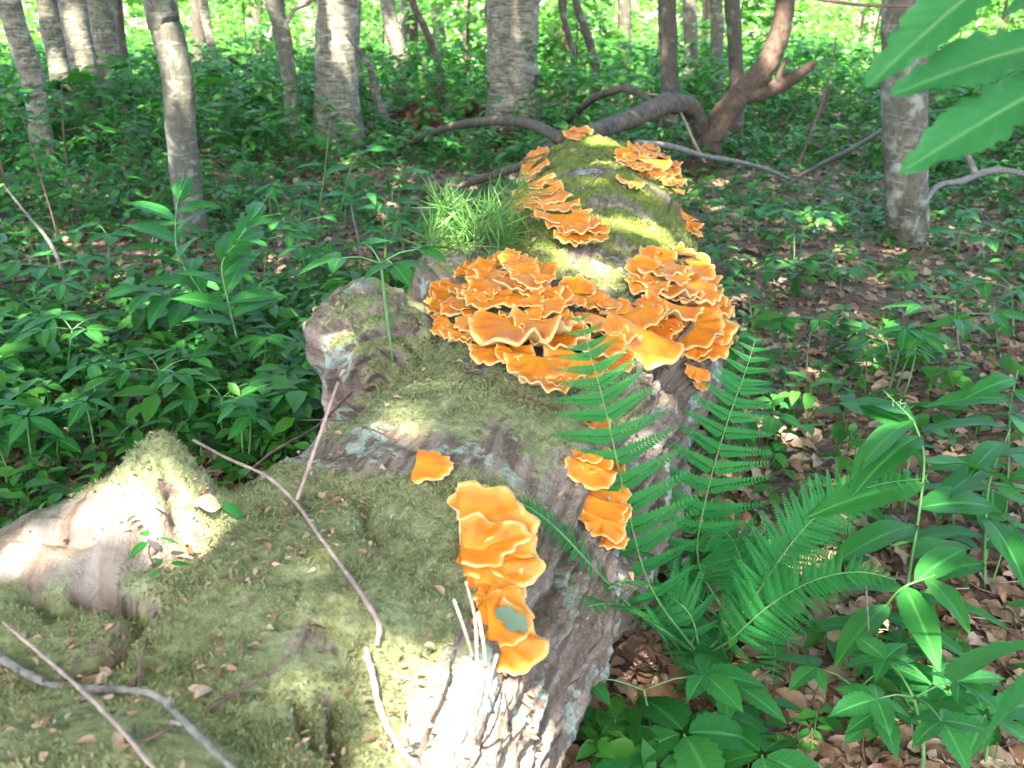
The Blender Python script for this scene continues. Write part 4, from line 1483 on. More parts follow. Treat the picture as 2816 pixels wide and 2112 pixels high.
def whorl_plant(label, base, top, nl=5, size=.10, key='serr', group=None, pet=0.03, tilt=0.0, yaw0=None, name='leafy_plant', stemmat='stem', rad=.003, compound=False, part_names=True, wid=1.0):
    base = np.array(base, float)
    top = np.array(top, float)
    t = thing(name, label, 'plant', base, group=group)
    tp = top - base
    stem_part(t, [(0, 0, -.02), tp * .5 + np.array([random.uniform(-.01, .01), random.uniform(-.01, .01), 0]), tp], [rad * 1.2, rad, rad * .8], stemmat)
    y0 = random.uniform(0, 6.28) if yaw0 is None else yaw0
    for k in range(nl):
        yaw = y0 + k * 2 * math.pi / nl + random.uniform(-.15, .15)
        d = np.array([math.cos(yaw), math.sin(yaw), .25])
        if compound:
            e = tp + d * size * .9
            stem_part(t, [tp, (tp + e) / 2 + np.array([0, 0, .01]), e], [rad * .6, rad * .5, rad * .4], 'stem', 'leaf_stalk', 5, 5)
            for da, s in ((0, 1.0), (1.15, .85), (-1.15, .85), (2.2, .6), (-2.2, .6))[:compound]:
                put_leaf(t, key, e + np.array([0, 0, .001]), yaw + da, random.uniform(-.15, .15), random.uniform(-.25, .25), size * s, wid)
        else:
            put_leaf(t, key, tp + d * pet * .3, yaw, random.uniform(-.15, .25) - .1, random.uniform(-.3, .3) + tilt, size * random.uniform(.82, 1.12), wid)
    return t


def gpt(px, py, dz=0.0):
    g = at_ground(px, py)
    g[2] += dz
    return g


def above(g, px, py, dy=0.0):
    """point above the ground point g seen at pixel"""
    return at_y(px, py, g[1] + dy)


# --- right-hand tall seal plant
g = gpt(902, 640)
seal_plant('tall arching plant with broad lance leaves beside the leaf litter', [g, above(g, 905, 600), above(g, 918, 520, .0), above(g, 924, 460, .01), above(g, 915, 425, .02), above(g, 905, 412, .03)], 11, .225, .25, rot=.15, droop=-.2)
g = gpt(985, 590)
seal_plant('broad-leaved plant with drooping ribbed leaves behind the tall arching one', [g, above(g, 985, 540), above(g, 990, 480, -.03), above(g, 1010, 430, -.05)], 9, .20, .2, rot=.4, flower=False)
g = gpt(1005, 520)
seal_plant('leafy shaded plant by the right border with upright leaves', [g, above(g, 1008, 470), above(g, 1010, 410, -.05), above(g, 1018, 370, -.08)], 9, .19, .2, rot=.2, flower=False)
g = gpt(873, 660)
seal_plant('low ribbed-leaf plant under the tall arching one', [g, above(g, 880, 620), above(g, 900, 590, -.05), above(g, 935, 575, -.08)], 7, .18, .3, rot=.1, flower=False)
# --- left tall seal plants
g = gpt(250, 390)
seal_plant('tall two-rowed plant with feathery tip left of the burl', [g, above(g, 235, 330), above(g, 228, 300), above(g, 222, 265, .03), above(g, 238, 240, .05), above(g, 262, 205, .10)], 14, .175, .25, rot=.3, wid=1.4, pitch0=.4)
g = gpt(228, 372)
seal_plant('tall broad-leaved plant with feathery tip before the slender beech', [g, above(g, 215, 320), above(g, 200, 290), above(g, 178, 255, .05), above(g, 176, 215, .08), above(g, 180, 190, .1)], 14, .17, .3, rot=.1, wid=1.4, pitch0=.4)
g = gpt(215, 360)
seal_plant('spreading side shoot of broad leaves under the feathery plants', [g, above(g, 200, 320), above(g, 180, 300, -.05), above(g, 150, 290, -.1), above(g, 125, 282, -.12)], 11, .16, .25, flower=False, wid=1.25)
g = gpt(405, 255)
seal_plant('sunlit-leaved plant with zigzag stem behind the log', [g, above(g, 400, 225), above(g, 392, 195), above(g, 402, 170, .05), above(g, 398, 160, .1)], 9, .16, .15, rot=.0, flower=False)
g = gpt(385, 262)
seal_plant('leafy arching plant in part sun beyond the burl', [g, above(g, 385, 235), above(g, 378, 205), above(g, 365, 190, -.1)], 8, .15, .2, rot=.5, flower=False)
g = gpt(318, 235)
seal_plant('upright plant with feathery tip between beech and burl', [g, above(g, 320, 205), above(g, 325, 170), above(g, 328, 138, .02), above(g, 330, 122, .02)], 10, .17, .25, rot=.2, wid=1.2, pitch0=.2)
g = gpt(340, 215)
seal_plant('broad spray of shaded lance leaves behind the sunlit plant', [g, above(g, 345, 190), above(g, 355, 160), above(g, 375, 145, .1), above(g, 400, 138, .2)], 11, .18, .2)
# compound leaves on the left
for lab, b_, tp_, nl, sz in (
        ('umbrella of pointed leaflets in front of the left thicket', (60, 395), (72, 330), 4, .12),
        ('flat spray of toothed leaflets beside the sunlit seedlings', (150, 440), (160, 372), 4, .12),
        ('flat spray of leaflets just above the broken spur', (225, 452), (222, 398), 4, .115),
        ('shaded leaflet umbrella over the gap behind the near log', (285, 440), (290, 385), 4, .11),
        ('toothed leaflet umbrella near the slender leaning stem', (45, 320), (50, 268), 4, .14),
        ('wide umbrella of leaflets left of the slender beech', (110, 290), (108, 236), 4, .15),
        ('grey-green leaflet fan at the left border', (12, 300), (18, 250), 4, .15),
        ('leaflet umbrella between the beech foot and the seal plants', (265, 290), (268, 240), 4, .13),
        ('toothed leaflet umbrella beyond the beech foot', (300, 270), (300, 225), 4, .14)):
    g = gpt(*b_)
    whorl_plant(lab, g, above(g, *tp_), nl, sz, 'serr', compound=3, rad=.0035)
# sunlit little plants
for lab, b_, tp_ in (('bright sunlit three-leaved seedling left of the spur', (128, 420), (126, 382)), ('sunlit seedling clump with small leaves by the left border', (84, 438), (88, 412)),
                     ('pale-lit leaf rosette under the feathery plants', (232, 385), (232, 356))):
    g = gpt(*b_)
    whorl_plant(lab, g, above(g, *tp_), 4, .075, 'oval', wid=1.1)
# on the burl
pb = hit(393, 354)
whorl_plant('toothed seedling growing out of the burl', pb, at_y(381, 264, pb[1] - .02), 4, .105, 'serr', compound=3, rad=.004, yaw0=.5)
# right field mid-size plants
for lab, b_, tp_, nl, sz in (
        ('leaflet umbrella in front of the mottled trunk foot', (935, 320), (930, 285), 4, .13), ('toothed umbrella of leaflets behind the right seal plant', (960, 380), (955, 318), 4, .14),
        ('lone leaflet umbrella over bare litter right of the fern', (892, 375), (886, 340), 4, .11), ('shaded leaflets between right fern and mottled trunk', (840, 300), (838, 268), 4, .13),
        ('flat leaflet fan over the pale branch', (800, 250), (802, 215), 4, .15), ('low leaflet fan right of the far log', (740, 240), (742, 212), 4, .13),
        ('leaflet fan under the whitish knobbed branch', (985, 270), (980, 238), 4, .15), ('broad leaflet fan at the right border', (1015, 340), (1012, 290), 4, .14),
        ('spiky leaflet plant in the litter behind the arching fern', (850, 545), (845, 500), 4, .08)):
    g = gpt(*b_)
    whorl_plant(lab, g, above(g, *tp_), nl, sz, 'serr', compound=3, rad=.0035)
# bottom heroes
g = gpt(655, 752)
whorl_plant('low plant with six broad toothed leaflets against the log foot', g, above(g, 644, 690), 2, .135, 'soft', compound=5, yaw0=.1, rad=.003, wid=1.15)
g = gpt(735, 735)
whorl_plant('small fan of five narrow toothed leaflets in the litter', g, above(g, 728, 682), 5, .12, 'soft', yaw0=-.6, stemmat='stem_brown')
g = gpt(598, 768)
whorl_plant('three smooth oval leaves beside the log foot', g, above(g, 602, 724), 3, .10, 'glossy', yaw0=.5, wid=1.1, stemmat='stem_brown', rad=.0022)
g = gpt(690, 790)
whorl_plant('bright green plant with large soft toothed leaves in the litter', g, above(g, 684, 734), 4, .17, 'soft', yaw0=.35, wid=1.2)
g = gpt(722, 745)
whorl_plant('glossy dark pair of smooth leaves in the litter', g, above(g, 722, 715), 3, .11, 'glossy', yaw0=-.5)
g = gpt(660, 810)
whorl_plant('broad-leaved plant with overlapping round leaves at the log foot', g, above(g, 655, 765), 5, .15, 'soft', wid=1.25)
g = gpt(762, 800)
whorl_plant('glossy smooth-leaved plant spreading over bark chips', g, above(g, 762, 755), 5, .13, 'glossy', wid=.95)
g = gpt(765, 735)
whorl_plant('tiny two-leaved seedling on a thin brown stem', g, above(g, 770, 706), 2, .07, 'glossy', yaw0=.2, stemmat='stem_brown', rad=.0018)
g = gpt(808, 760)
whorl_plant('tiny pale green narrow-leaved sprout in the litter', g, above(g, 812, 728), 5, .04, 'lance', rad=.0015)
g = gpt(920, 790)
whorl_plant('sunlit compound plant with pale toothed leaflets on a green stalk', g, above(g, 914, 698, .0), 4, .10, 'soft', compound=5, yaw0=.3, rad=.004, wid=1.05)
g = gpt(850, 735)
whorl_plant('compound plant with hanging leaflets next to the sunlit one', g, above(g, 858, 690), 3, .10, 'soft', compound=4, yaw0=2.6, rad=.0025)
g = gpt(905, 700)
whorl_plant('small compound plant above the sunlit one', g, above(g, 900, 668), 4, .075, 'soft', compound=3, rad=.0025)
g = gpt(955, 735)
whorl_plant('shaded smooth-leaved plant below the tall arching one', g, above(g, 950, 690), 5, .13, 'glossy')
g = gpt(985, 770)
whorl_plant('dark leafy plant under the saw-edged leaves', g, above(g, 985, 715), 5, .14, 'soft')
g = gpt(870, 770)
whorl_plant('small oval-leaved sprig on a brown stalk in the litter', g, above(g, 866, 728), 3, .05, 'glossy', stemmat='stem_brown', rad=.002)
# bare thin stalks in the litter
for lab, a_, b_ in (('bare grey-green plant stalk standing in the litter', (872, 690), (866, 585)), ('thin bare brown stalk rising from the litter', (792, 700), (788, 640)),
                    ('bare brown stalk leaning by the log foot', (645, 775), (662, 735))):
    g = gpt(*a_)
    t = thing('bare_stalk', lab, 'stalk', g)
    e = above(g, *b_) - g
    stem_part(t, [(0, 0, -.01), e * .5, e], [.003, .0028, .002], 'twig_grey' if 'grey' in lab else 'stem_brown')
# seedlings on the moss
for lab, a_, b_, s in (('little three-leaved seedling on the near moss', (158, 565), (152, 540), .04), ('second tiny seedling beside the moss hollow', (165, 582), (164, 566), .026)):
    p = hit(*a_)
    whorl_plant(lab, p, at_y(*b_, p[1] - .005), 3, s, 'lance', rad=.0012, stemmat='stem_brown', yaw0=.3)


# ------------------------------------------------------------------ needle tuft on the log
def tuft():
    base = hit(470, 262)
    t = thing('needle_tuft', 'tuft of fine needle-leaved seedlings on the log above the burl', 'plant', base)
    for k in range(24):
        b_ = hit(random.uniform(425, 500), random.uniform(235, 272)) - base
        tip = at_y(random.uniform(432, 520), random.uniform(182, 245), base[1] + random.uniform(0, .25)) - base
        C = catmull([b_, b_ * .5 + tip * .5 + RNG.normal(size=3) * .015, tip], 14)
        stem_part(t, C, np.linspace(.0018, .001, 14), 'stem', 'stem', 4, 10)
        n = 46
        f = RNG.uniform(.25, 1, n)
        p = np.stack([np.interp(f, np.linspace(0, 1, 14), C[:, c]) for c in range(3)], -1)
        T = C[-1] - C[0]
        T /= np.linalg.norm(T)
        d = T * .5 + RNG.normal(size=(n, 3)) * .6
        d /= np.linalg.norm(d, axis=1)[:, None]
        yaw = np.arctan2(d[:, 1], d[:, 0])
        pit = np.arcsin(np.clip(d[:, 2], -1, 1))
        V, pl, rr = scatter(tiny_leaf(.05, .1, .1), frames(yaw, pit, RNG.uniform(0, 6, n)), p, RNG.uniform(.06, .12, n))
        link('needle_spray', mesh_from('needle_spray', V, pl, {'rnd': rr}, mats=[M['needle']]), t)['kind'] = 'stuff'


tuft()


# ------------------------------------------------------------------ ferns
def pinna_template(n=16):
    parts = []
    tl = tiny_leaf(.60, .05, .15)
    for k in range(n):
        f = .03 + .95 * k / n
        ln = .155 * (1 - f) ** .7 + .02
        for s in (-1, 1):
            A = frames(np.array([math.pi / 2 - s * 1.12]), np.array([-.1]), np.array([0.0]))[0]
            V = (tl[0] * np.array([ln, ln, ln])) @ A.T + np.array([0, f, -.10 * f * f])
            parts.append((V, tl[1]))
    q = np.linspace(0, 1, 5)
    parts.append(tube(np.stack([0 * q, q, -.10 * q * q], -1), np.linspace(.012, .004, 5), 4))
    return join(parts)


pv, pp = pinna_template()
PINNA = mesh_from('pinna', pv, pp, {'rnd': np.zeros(len(pv))}, mats=[M['fern']])


def frond(parent, base, pts, normal, plen, n=20, start=.25, lift=.35):
    """pts: world points, base first; normal: the way the blade faces"""
    C = catmull([np.array(p) - base for p in pts], 60)
    fr = stem_part(parent, C[::4], np.linspace(.0032, .0009, 15), 'stem', 'frond', 5, 30)
    nrm = np.array(normal, float)
    for k in range(n):
        f = start + (1 - start) * (k / n) ** .92
        i = min(int(f * 59), 58)
        T = C[i + 1] - C[i]
        T /= np.linalg.norm(T)
        S = np.cross(T, nrm)
        S /= np.linalg.norm(S)
        Nn = np.cross(S, T)
        g_ = (f - start) / (1 - start)
        ln = plen * (min(1, .55 + 2.2 * g_) * (1 - g_) ** .8 + .04)
        for s in (-1, 1):
            yv = S * s + T * lift + Nn * .12 + RNG.normal(size=3) * .05
            yv /= np.linalg.norm(yv)
            zv = Nn - yv * Nn.dot(yv) + RNG.normal(size=3) * .06
            zv -= yv * zv.dot(yv)
            zv /= np.linalg.norm(zv)
            xv = np.cross(yv, zv)
            o = link('pinna', PINNA, fr)
            p = C[i]
            o.matrix_local = Matrix(((xv[0] * ln, yv[0] * ln, zv[0] * ln, p[0]), (xv[1] * ln, yv[1] * ln, zv[1] * ln, p[1]), (xv[2] * ln, yv[2] * ln, zv[2] * ln, p[2]), (0, 0, 0, 1)))


def free(px, py, Y, gap=.06):
    """point seen at a pixel at distance Y, or just in front of the log where that lies inside it"""
    p = at_y(px, py, Y)
    h = on_log(px, py)[0]
    if h is not None and np.linalg.norm(h - CAM) < np.linalg.norm(p - CAM) + gap:
        v_ = CAM - h
        p = h + v_ / np.linalg.norm(v_) * gap
    return p


cr = gpt(700, 668)
FERN = thing('fern', 'large fern with tall toothed fronds growing against the log', 'fern', cr)
cz = cr + np.array([0, 0, .03])
Yc = cr[1]
frond(FERN, cr, [cz, free(652, 590, Yc - .12), free(628, 510, Yc - .14), free(608, 420, Yc - .12), free(592, 360, Yc - .10), free(577, 306, Yc - .06)], (-.05, -.92, .38), .19, 16, .2, .30)
frond(FERN, cr, [cz, free(640, 615, Yc - .12), free(600, 575, Yc - .2), free(560, 532, Yc - .3, .07), free(530, 508, Yc - .3, .05), free(506, 499, Yc - .3, .03)], (.75, -.25, .65), .075, 22, .25, .5)
frond(FERN, cr, [cz, at_y(745, 610, Yc - .02), at_y(790, 545, Yc + .02), at_y(830, 505, Yc + .06), at_y(880, 484, Yc + .08), at_y(935, 478, Yc + .08)], (.35, -.6, .7), .135, 24, .2, .45)
frond(FERN, cr, [cz, at_y(730, 640, Yc - .06), at_y(770, 605, Yc - .1), at_y(815, 580, Yc - .14), at_y(860, 572, Yc - .16), at_y(905, 582, Yc - .18)], (.25, -.5, .8), .125, 22, .15, .45)
frond(FERN, cr, [cz, free(670, 635, Yc - .1), free(640, 615, Yc - .18), free(610, 604, Yc - .24), free(580, 608, Yc - .28)], (-.2, -.35, .9), .15, 16, .1, .45)
frond(FERN, cr, [cz, free(690, 615, Yc), free(660, 590, Yc), free(630, 580, Yc - .05), free(602, 592, Yc - .1)], (-.2, -.5, .85), .14, 14, .15, .4)
cr2 = gpt(728, 625)
FERN2 = thing('fern', 'second fern with upright frond beside bare litter', 'fern', cr2)
Y2 = cr2[1]
frond(FERN2, cr2, [cr2 + np.array([0, 0, .02]), at_y(698, 560, Y2 - .02), at_y(708, 490, Y2 - .02), at_y(728, 420, Y2), at_y(746, 370, Y2 + .03), at_y(758, 330, Y2 + .05)], (-.05, -.9, .42), .175, 16, .18, .30)
frond(FERN2, cr2, [cr2, at_y(745, 590, Y2), at_y(735, 545, Y2), at_y(712, 520, Y2), at_y(690, 500, Y2 + .05)], (.1, -.6, .8), .16, 15, .2, .4)
frond(FERN2, cr2, [cr2, at_y(755, 600, Y2 + .05), at_y(770, 560, Y2 + .1), at_y(768, 530, Y2 + .15)], (.2, -.6, .8), .13, 16, .2, .4)
frond(FERN2, cr2, [cr2, free(700, 600, Y2 + .02), free(670, 565, Y2), free(640, 550, Y2), free(615, 552, Y2)], (-.1, -.6, .8), .13, 18, .2, .4)
frond(FERN2, cr2, [cr2, at_y(700, 630, Y2 - .1), at_y(690, 655, Y2 - .2), at_y(700, 690, Y2 - .3)], (0, -.4, .9), .13, 16, .1, .4)
frond(FERN2, cr2, [cr2, at_y(760, 625, Y2 - .1), at_y(775, 650, Y2 - .2), at_y(770, 690, Y2 - .3)], (.1, -.4, .9), .12, 16, .1, .4)


# ------------------------------------------------------------------ overhanging sapling on the right
def big_leaf(parent, tip, base, half, seed, up=(0, -.35, .93), wave=.10):
    tip, base = np.array(tip), np.array(base)
    ln = np.linalg.norm(tip - base)
    tm = leaf(44, half * 2 / ln, .45, .12, .10, serr=.12, teeth=16, tip=.75, cols=3, wave=wave, chew=.3, seed=seed)
    yv = (tip - base) / ln
    zv = np.array(up, float)
    zv -= yv * zv.dot(yv)
    zv /= np.linalg.norm(zv)
    xv = np.cross(yv, zv)
    A = np.stack([xv, yv, zv], 1) * ln
    V = tm[0] @ A.T + base
    pl = np.array(parent.location)
    o = link('leaf', mesh_from('leaf', V - pl, tm[1], {'rnd': np.full(len(V), .5), **leaf_at(tm, 44, 3)}, mats=[M['big_leaf']]), parent)
    rib = tube([base - pl, (base + tip) / 2 - pl + zv * -.02 * ln, tip - pl - zv * .1 * ln], [.0016, .001, .0004], 5, 12)
    link('midrib', mesh_from('midrib', rib[0] + zv * .0008, rib[1], mats=[M['stem']]), o)
    return o


sb = np.array([1.02, 1.12, gz(1.02, 1.12)])
SAP = thing('chestnut_sapling', 'sapling with big saw-toothed drooping leaves reaching in from the right', 'sapling', sb)
stem_part(SAP, [(0, 0, -.03), (.02, 0, .6), (.0, .02, 1.1), (-.03, 0, 1.7), (0, 0, 2.3)], [.011, .009, .008, .006, .003], 'beech', 'trunk', 8, 20)
tw1 = [np.array([0, .02, 1.1]), at_y(1060, 90, 1.05) - sb, at_y(1050, 20, 1.0) - sb, at_y(1020, -40, .98) - sb]
stem_part(SAP, tw1, [.004, .003, .0025, .002], 'twig_brown', 'branch', 6, 14)
big_leaf(SAP, at_y(866, 74, .92), at_y(1010, -36, .98), .028, 1, (-.25, -.55, .8))
big_leaf(SAP, at_y(902, 76, .92), at_y(1062, 40, 1.02), .031, 2, (-.05, -.6, .8))
big_leaf(SAP, at_y(912, 156, .90), at_y(1062, 78, 1.02), .030, 3, (-.2, -.75, .62))
big_leaf(SAP, at_y(1002, 10, 1.15), at_y(1065, -10, 1.12), .03, 4, (0, -.4, .9))
tw2 = [np.array([.01, 0, .45]), at_y(1075, 640, 1.08) - sb, at_y(1050, 660, 1.02) - sb]
stem_part(SAP, tw2, [.004, .003, .002], 'twig_brown', 'branch', 6, 8)
big_leaf(SAP, at_y(948, 664, 1.28), at_y(1055, 640, 1.08), .06, 5, (0, -.25, .95), .06)
big_leaf(SAP, at_y(960, 742, 1.1), at_y(1060, 668, .98), .05, 6, (-.1, -.3, .95), .06)
big_leaf(SAP, at_y(1000, 700, 1.2), at_y(1075, 655, 1.1), .05, 7, (0, -.3, .95), .06)

# ------------------------------------------------------------------ fallen leaves on log and fungus
def fallen(label, px, py, size, matn, tm, lift=.004, wid=1.0, yaw=None):
    p = hit(px, py)
    n = np.array([0, 0, 1.0])
    d_ = ray(px, py)
    f_ = FUNBVH.ray_cast(Vector(CAM), Vector(d_ / np.linalg.norm(d_)))
    if f_[0] is not None:
        p = np.array(f_[0])
        n = np.array(f_[1])
        n = n if n[2] > 0 else -n
        n = n * .4 + np.array([0, -.45, .7])
        n /= np.linalg.norm(n)
    elif on_log(px, py)[0] is not None:
        n = log_normal(p)
    yaw = random.uniform(0, 6.28) if yaw is None else yaw
    y = np.array([math.cos(yaw), math.sin(yaw), 0])
    y -= n * y.dot(n)
    y /= np.linalg.norm(y)
    x = np.cross(y, n)
    A = np.stack([x * wid, y, n], 1) * size
    V = (tm[0] - np.array([0, .5, 0])) @ A.T
    return thing('fallen_leaf', label, 'leaf', p + n * lift, me=mesh_from('fallen_leaf', V, tm[1], {'rnd': np.full(len(V), random.random())}, mats=[M[matn]]), group=None)


fallen('dull grey-green fallen leaf lying on the fungus column', 512, 622, .062, 'grey_leaf', leaf(10, .6, .5, .05, .05, tip=.8, cols=2, chew=.5, seed=3), .010, yaw=-.7)
fallen('fresh green fallen leaf on the near moss', 232, 514, .05, 'leaf2', LEAF_OVAL, .008, yaw=-.3)
fallen('curled tan dead leaf on the near moss by the grey branch', 205, 695, .035, 'dead_leaf', leaf(6, .6, .5, .3, .2), .006)
fallen('pale tan dead leaf scrap at the end of the dark twig', 118, 745, .03, 'dead_leaf', leaf(6, .4, .5, .3, .2), .006)
fallen('brown bark-like leaf flake beside the bare sunlit wood', 205, 505, .06, 'dead_leaf', leaf(6, .5, .5, .2, .1), .008, yaw=.2)


# ------------------------------------------------------------------ leaf litter
def litter():
    # the largest near ones are leaves of their own
    tms = [leaf(8, .55, .45, .18, .12, serr=.2, teeth=6, tip=.9, cols=1, wave=.35, seed=k) for k in range(5)]
    spots = [('the log foot', .25, 1.75), ('the large fern', .42, 1.9), ('the tall arching plant', .80, 2.0), ('the bare stalk', .66, 1.85), ('the sunlit compound plant', .62, 1.45),
             ('the glossy smooth-leaved plant', .38, 1.45), ('the second fern', .55, 2.15), ('the dark leafy plant', .85, 1.6), ('the spiky leaflet plant', .85, 2.5)]

    def LIT(x, y, v_):
        m_ = min(spots, key=lambda q: math.hypot(q[1] - x, q[2] - y))[0]
        return '%s dry dead leaf on the ground by %s' % (['broad', 'curled', 'wavy', 'narrow', 'cupped'][v_], m_)
    mes = [mesh_from('dead_leaf', t[0] - np.array([0, .5, 0]), t[1], {'rnd': np.zeros(len(t[0]))}, mats=[M['dead_leaf']]) for t in tms]
    k = 0
    while k < 280:
        px, py = random.uniform(590, 1040), 768 - 250 * random.random() ** 1.6 + 20
        if on_log(px, py)[0] is not None:
            continue
        g = at_ground(px, py)
        s = random.uniform(.05, .11)
        o = thing('dead_leaf', LIT(g[0], g[1], k % 5), 'leaf', (g[0], g[1], g[2] + random.uniform(.006, .02)), group='dead leaves on the forest floor', me=mes[k % 5])
        o.rotation_euler = (random.gauss(0, .22), random.gauss(0, .22), random.uniform(0, 6.28))
        o.scale = (s * random.uniform(.8, 1.2), s, s)
        k += 1
    n = 24000
    y = 1.2 + 12.0 * RNG.random(n) ** 1.7
    x = (RNG.random(n) * 2 - 1) * (0.62 * y + .7)
    z = gz_arr(x, y) + RNG.uniform(.002, .02, n)
    Mx = frames(RNG.uniform(0, 6.28, n), RNG.normal(0, .22, n), RNG.normal(0, .3, n))
    nr = leaf(6, .55, .45, .25, .18, tip=.85, cols=1, wave=.4)
    ss = RNG.uniform(.04, .095, n)
    V, pl, rr = scatter(nr, Mx, np.stack([x, y, z], -1), ss)
    o = link('leaf_litter', mesh_from('leaf_litter', V, pl, {'rnd': rr}, mats=[M['dead_leaf']]))
    o['kind'] = 'stuff'
    o['label'] = 'layer of dry brown dead leaves under the seedlings'
    # little sticks
    sv = []
    for k in range(60):
        px, py = random.uniform(560, 1040), random.uniform(540, 768)
        if on_log(px, py)[0] is not None:
            continue
        g = at_ground(px, py) + np.array([0, 0, .02])
        a = random.uniform(0, 6.28)
        L = random.uniform(.05, .25)
        d = np.array([math.cos(a), math.sin(a), random.gauss(0, .08)]) * L
        t = thing('ground_stick', ('thin brown stick' if k % 3 else 'thin pale stick') + ' in the litter by ' + LIT(g[0], g[1], 0).split(' by ')[1], 'stick', g, group='sticks in the leaf litter')
        V, pl = tube([(0, 0, 0), d * .5 + RNG.normal(size=3) * .01, d], [.0025, .002, .0012], 5, 8)
        link('stem', mesh_from('stem', V, pl, mats=[M['twig_brown' if k % 3 else 'twig_pale']]), t)


litter()


# ------------------------------------------------------------------ understory
def in_log(x, y):
    s_ = np.zeros(len(x), bool)
    P = np.stack([x, y, np.full(len(x), .2)], -1).astype(np.float32)
    return log_sdf(P) < 0.02


def cover():
    # low ground cover nobody could count
    def make(n, ymin, ymax, pw, smin_, smax_, hmin, hmax, name, label, nleaf=4, matn='cover'):
        y = ymin + (ymax - ymin) * RNG.random(n) ** pw
        x = (RNG.random(n) * 2 - 1) * (0.60 * y + .8)
        dn = noise(np.stack([x * .8, y * .8, 0 * x + 9], -1))
        pr = np.clip(.75 + 1.3 * dn, .06, 1)
        # sparser to the right of the log, thick to the left
        right = sstep(.06, .22, x / y) * sstep(6.2, 4.6, y)
        pr *= 1 - .72 * right
        bottom = sstep(2.9, 2.2, y) * (x > .2)
        pr *= 1 - .8 * bottom
        mk = (RNG.random(n) < pr) & ~in_log(x, y)
        x, y = x[mk], y[mk]
        n = len(x)
        h = RNG.uniform(hmin, hmax, n)
        open_ = sstep(-1.9, -1.2, x) * sstep(3.4, 2.8, x) * sstep(4.6, 5.2, y) * sstep(10.0, 9.2, y)
        open_ = np.maximum(open_, sstep(1.1, .6, np.hypot(x + 1.75, (y - 5.3) * .8)))
        h = h * (1 - .6 * open_)
        z = gz_arr(x, y)
        s = RNG.uniform(smin_, smax_, n) * (1 - .3 * open_)
        y0 = RNG.uniform(0, 6.28, n)
        Ls, Ms, Ss, rs = [], [], [], []
        for k in range(nleaf):
            keepk = RNG.random(n) < (1 if k < 3 else .7)
            yaw = y0 + k * 6.283 / nleaf + RNG.normal(0, .25, n)
            Ls.append(np.stack([x, y, z + h - k * .25 * s * RNG.random(n)], -1)[keepk])
            Ms.append(frames(yaw, RNG.normal(-.02, .25, n), RNG.normal(0, .3, n))[keepk])
            Ss.append((s * RNG.uniform(.75, 1.15, n))[keepk])
            rs.append(RNG.random(n)[keepk])
        V, pl, rr = scatter(tiny_leaf(.52), np.vstack(Ms), np.vstack(Ls), np.concatenate(Ss), np.concatenate(rs))
        # stems
        w = .0018
        SV = np.stack([np.stack([x - w, y, z], -1), np.stack([x + w, y, z], -1), np.stack([x + w * .6, y, z + h], -1), np.stack([x - w * .6, y, z + h], -1)], 1).reshape(-1, 3)
        SQ = np.arange(len(SV)).reshape(-1, 4) + len(V)
        Vall = np.vstack([V, SV])
        quads = [p for p in pl if p.shape[1] == 4][0]
        tris = [p for p in pl if p.shape[1] == 3][0]
        me = mesh_from(name, Vall, [np.vstack([quads, SQ]), tris], {'rnd': np.concatenate([rr, RNG.random(len(SV) // 4).repeat(4)])}, mats=[M[matn]])
        o = link(name, me)
        o['kind'] = 'stuff'
        o['label'] = label
        return n
    make(15000, 1.5, 14, 1.35, .045, .085, .03, .16, 'ground_cover', 'carpet of small green seedling leaves on the forest floor')
    make(7000, 2.8, 14, 1.15, .07, .13, .08, .26, 'herb_layer', 'thick layer of taller green herbs between the trees', 5)
    make(14000, 8, 40, 1.3, .10, .20, .10, .75, 'distant_herb_layer', 'green herb layer fading into the far forest', 6)


cover()

# individual low plants: nearest with their leaves as parts, farther ones as one mesh each
KINDS = [('seedling', 'serr', 4, .085, .16, 'toothed-leaf forest seedling'), ('seedling', 'oval', 4, .075, .12, 'smooth oval-leaved forest seedling'),
         ('seedling', 'lance', 6, .085, .20, 'narrow-leaved forest herb'), ('seedling', 'seal', 5, .10, .22, 'broad ribbed-leaf forest herb')]
PROTO = []
for kd in KINDS:
    for v_ in range(2):
        x0 = np.array([0, -30.0 - len(PROTO), 0])
        t = whorl_plant('x', x0, x0 + np.array([random.uniform(-.03, .03), random.uniform(-.03, .03), kd[4]]), kd[2], kd[3], kd[1], group='x', name=kd[0], wid=1.1)
        PROTO.append((t, kd))


SPOT2 = [('the slender beech', at_ground(195, 234)), ('the burl', at_ground(320, 390)), ('the tall feathery plants', at_ground(235, 370)), ('the broken spur', at_ground(170, 440)), ('the slender leaning stem', at_ground(72, 300)),
         ('the zigzag sunlit plant', at_ground(400, 250)), ('the mottled grey trunk', at_ground(907, 245)), ('the pale fallen branches', at_ground(790, 195)), ('the second fern', at_ground(760, 500)),
         ('the far right foot of the log', at_ground(740, 250)), ('the tall arching plant', at_ground(940, 500)), ('the lone leaflet umbrella', at_ground(890, 375)), ('the leaflet fan near the far log', at_ground(742, 330))]


def seed_label(kind, g):
    m_ = min(SPOT2, key=lambda q: math.hypot(q[1][0] - g[0], q[1][1] - g[1]))[0]
    return '%s growing near %s' % (kind, m_)


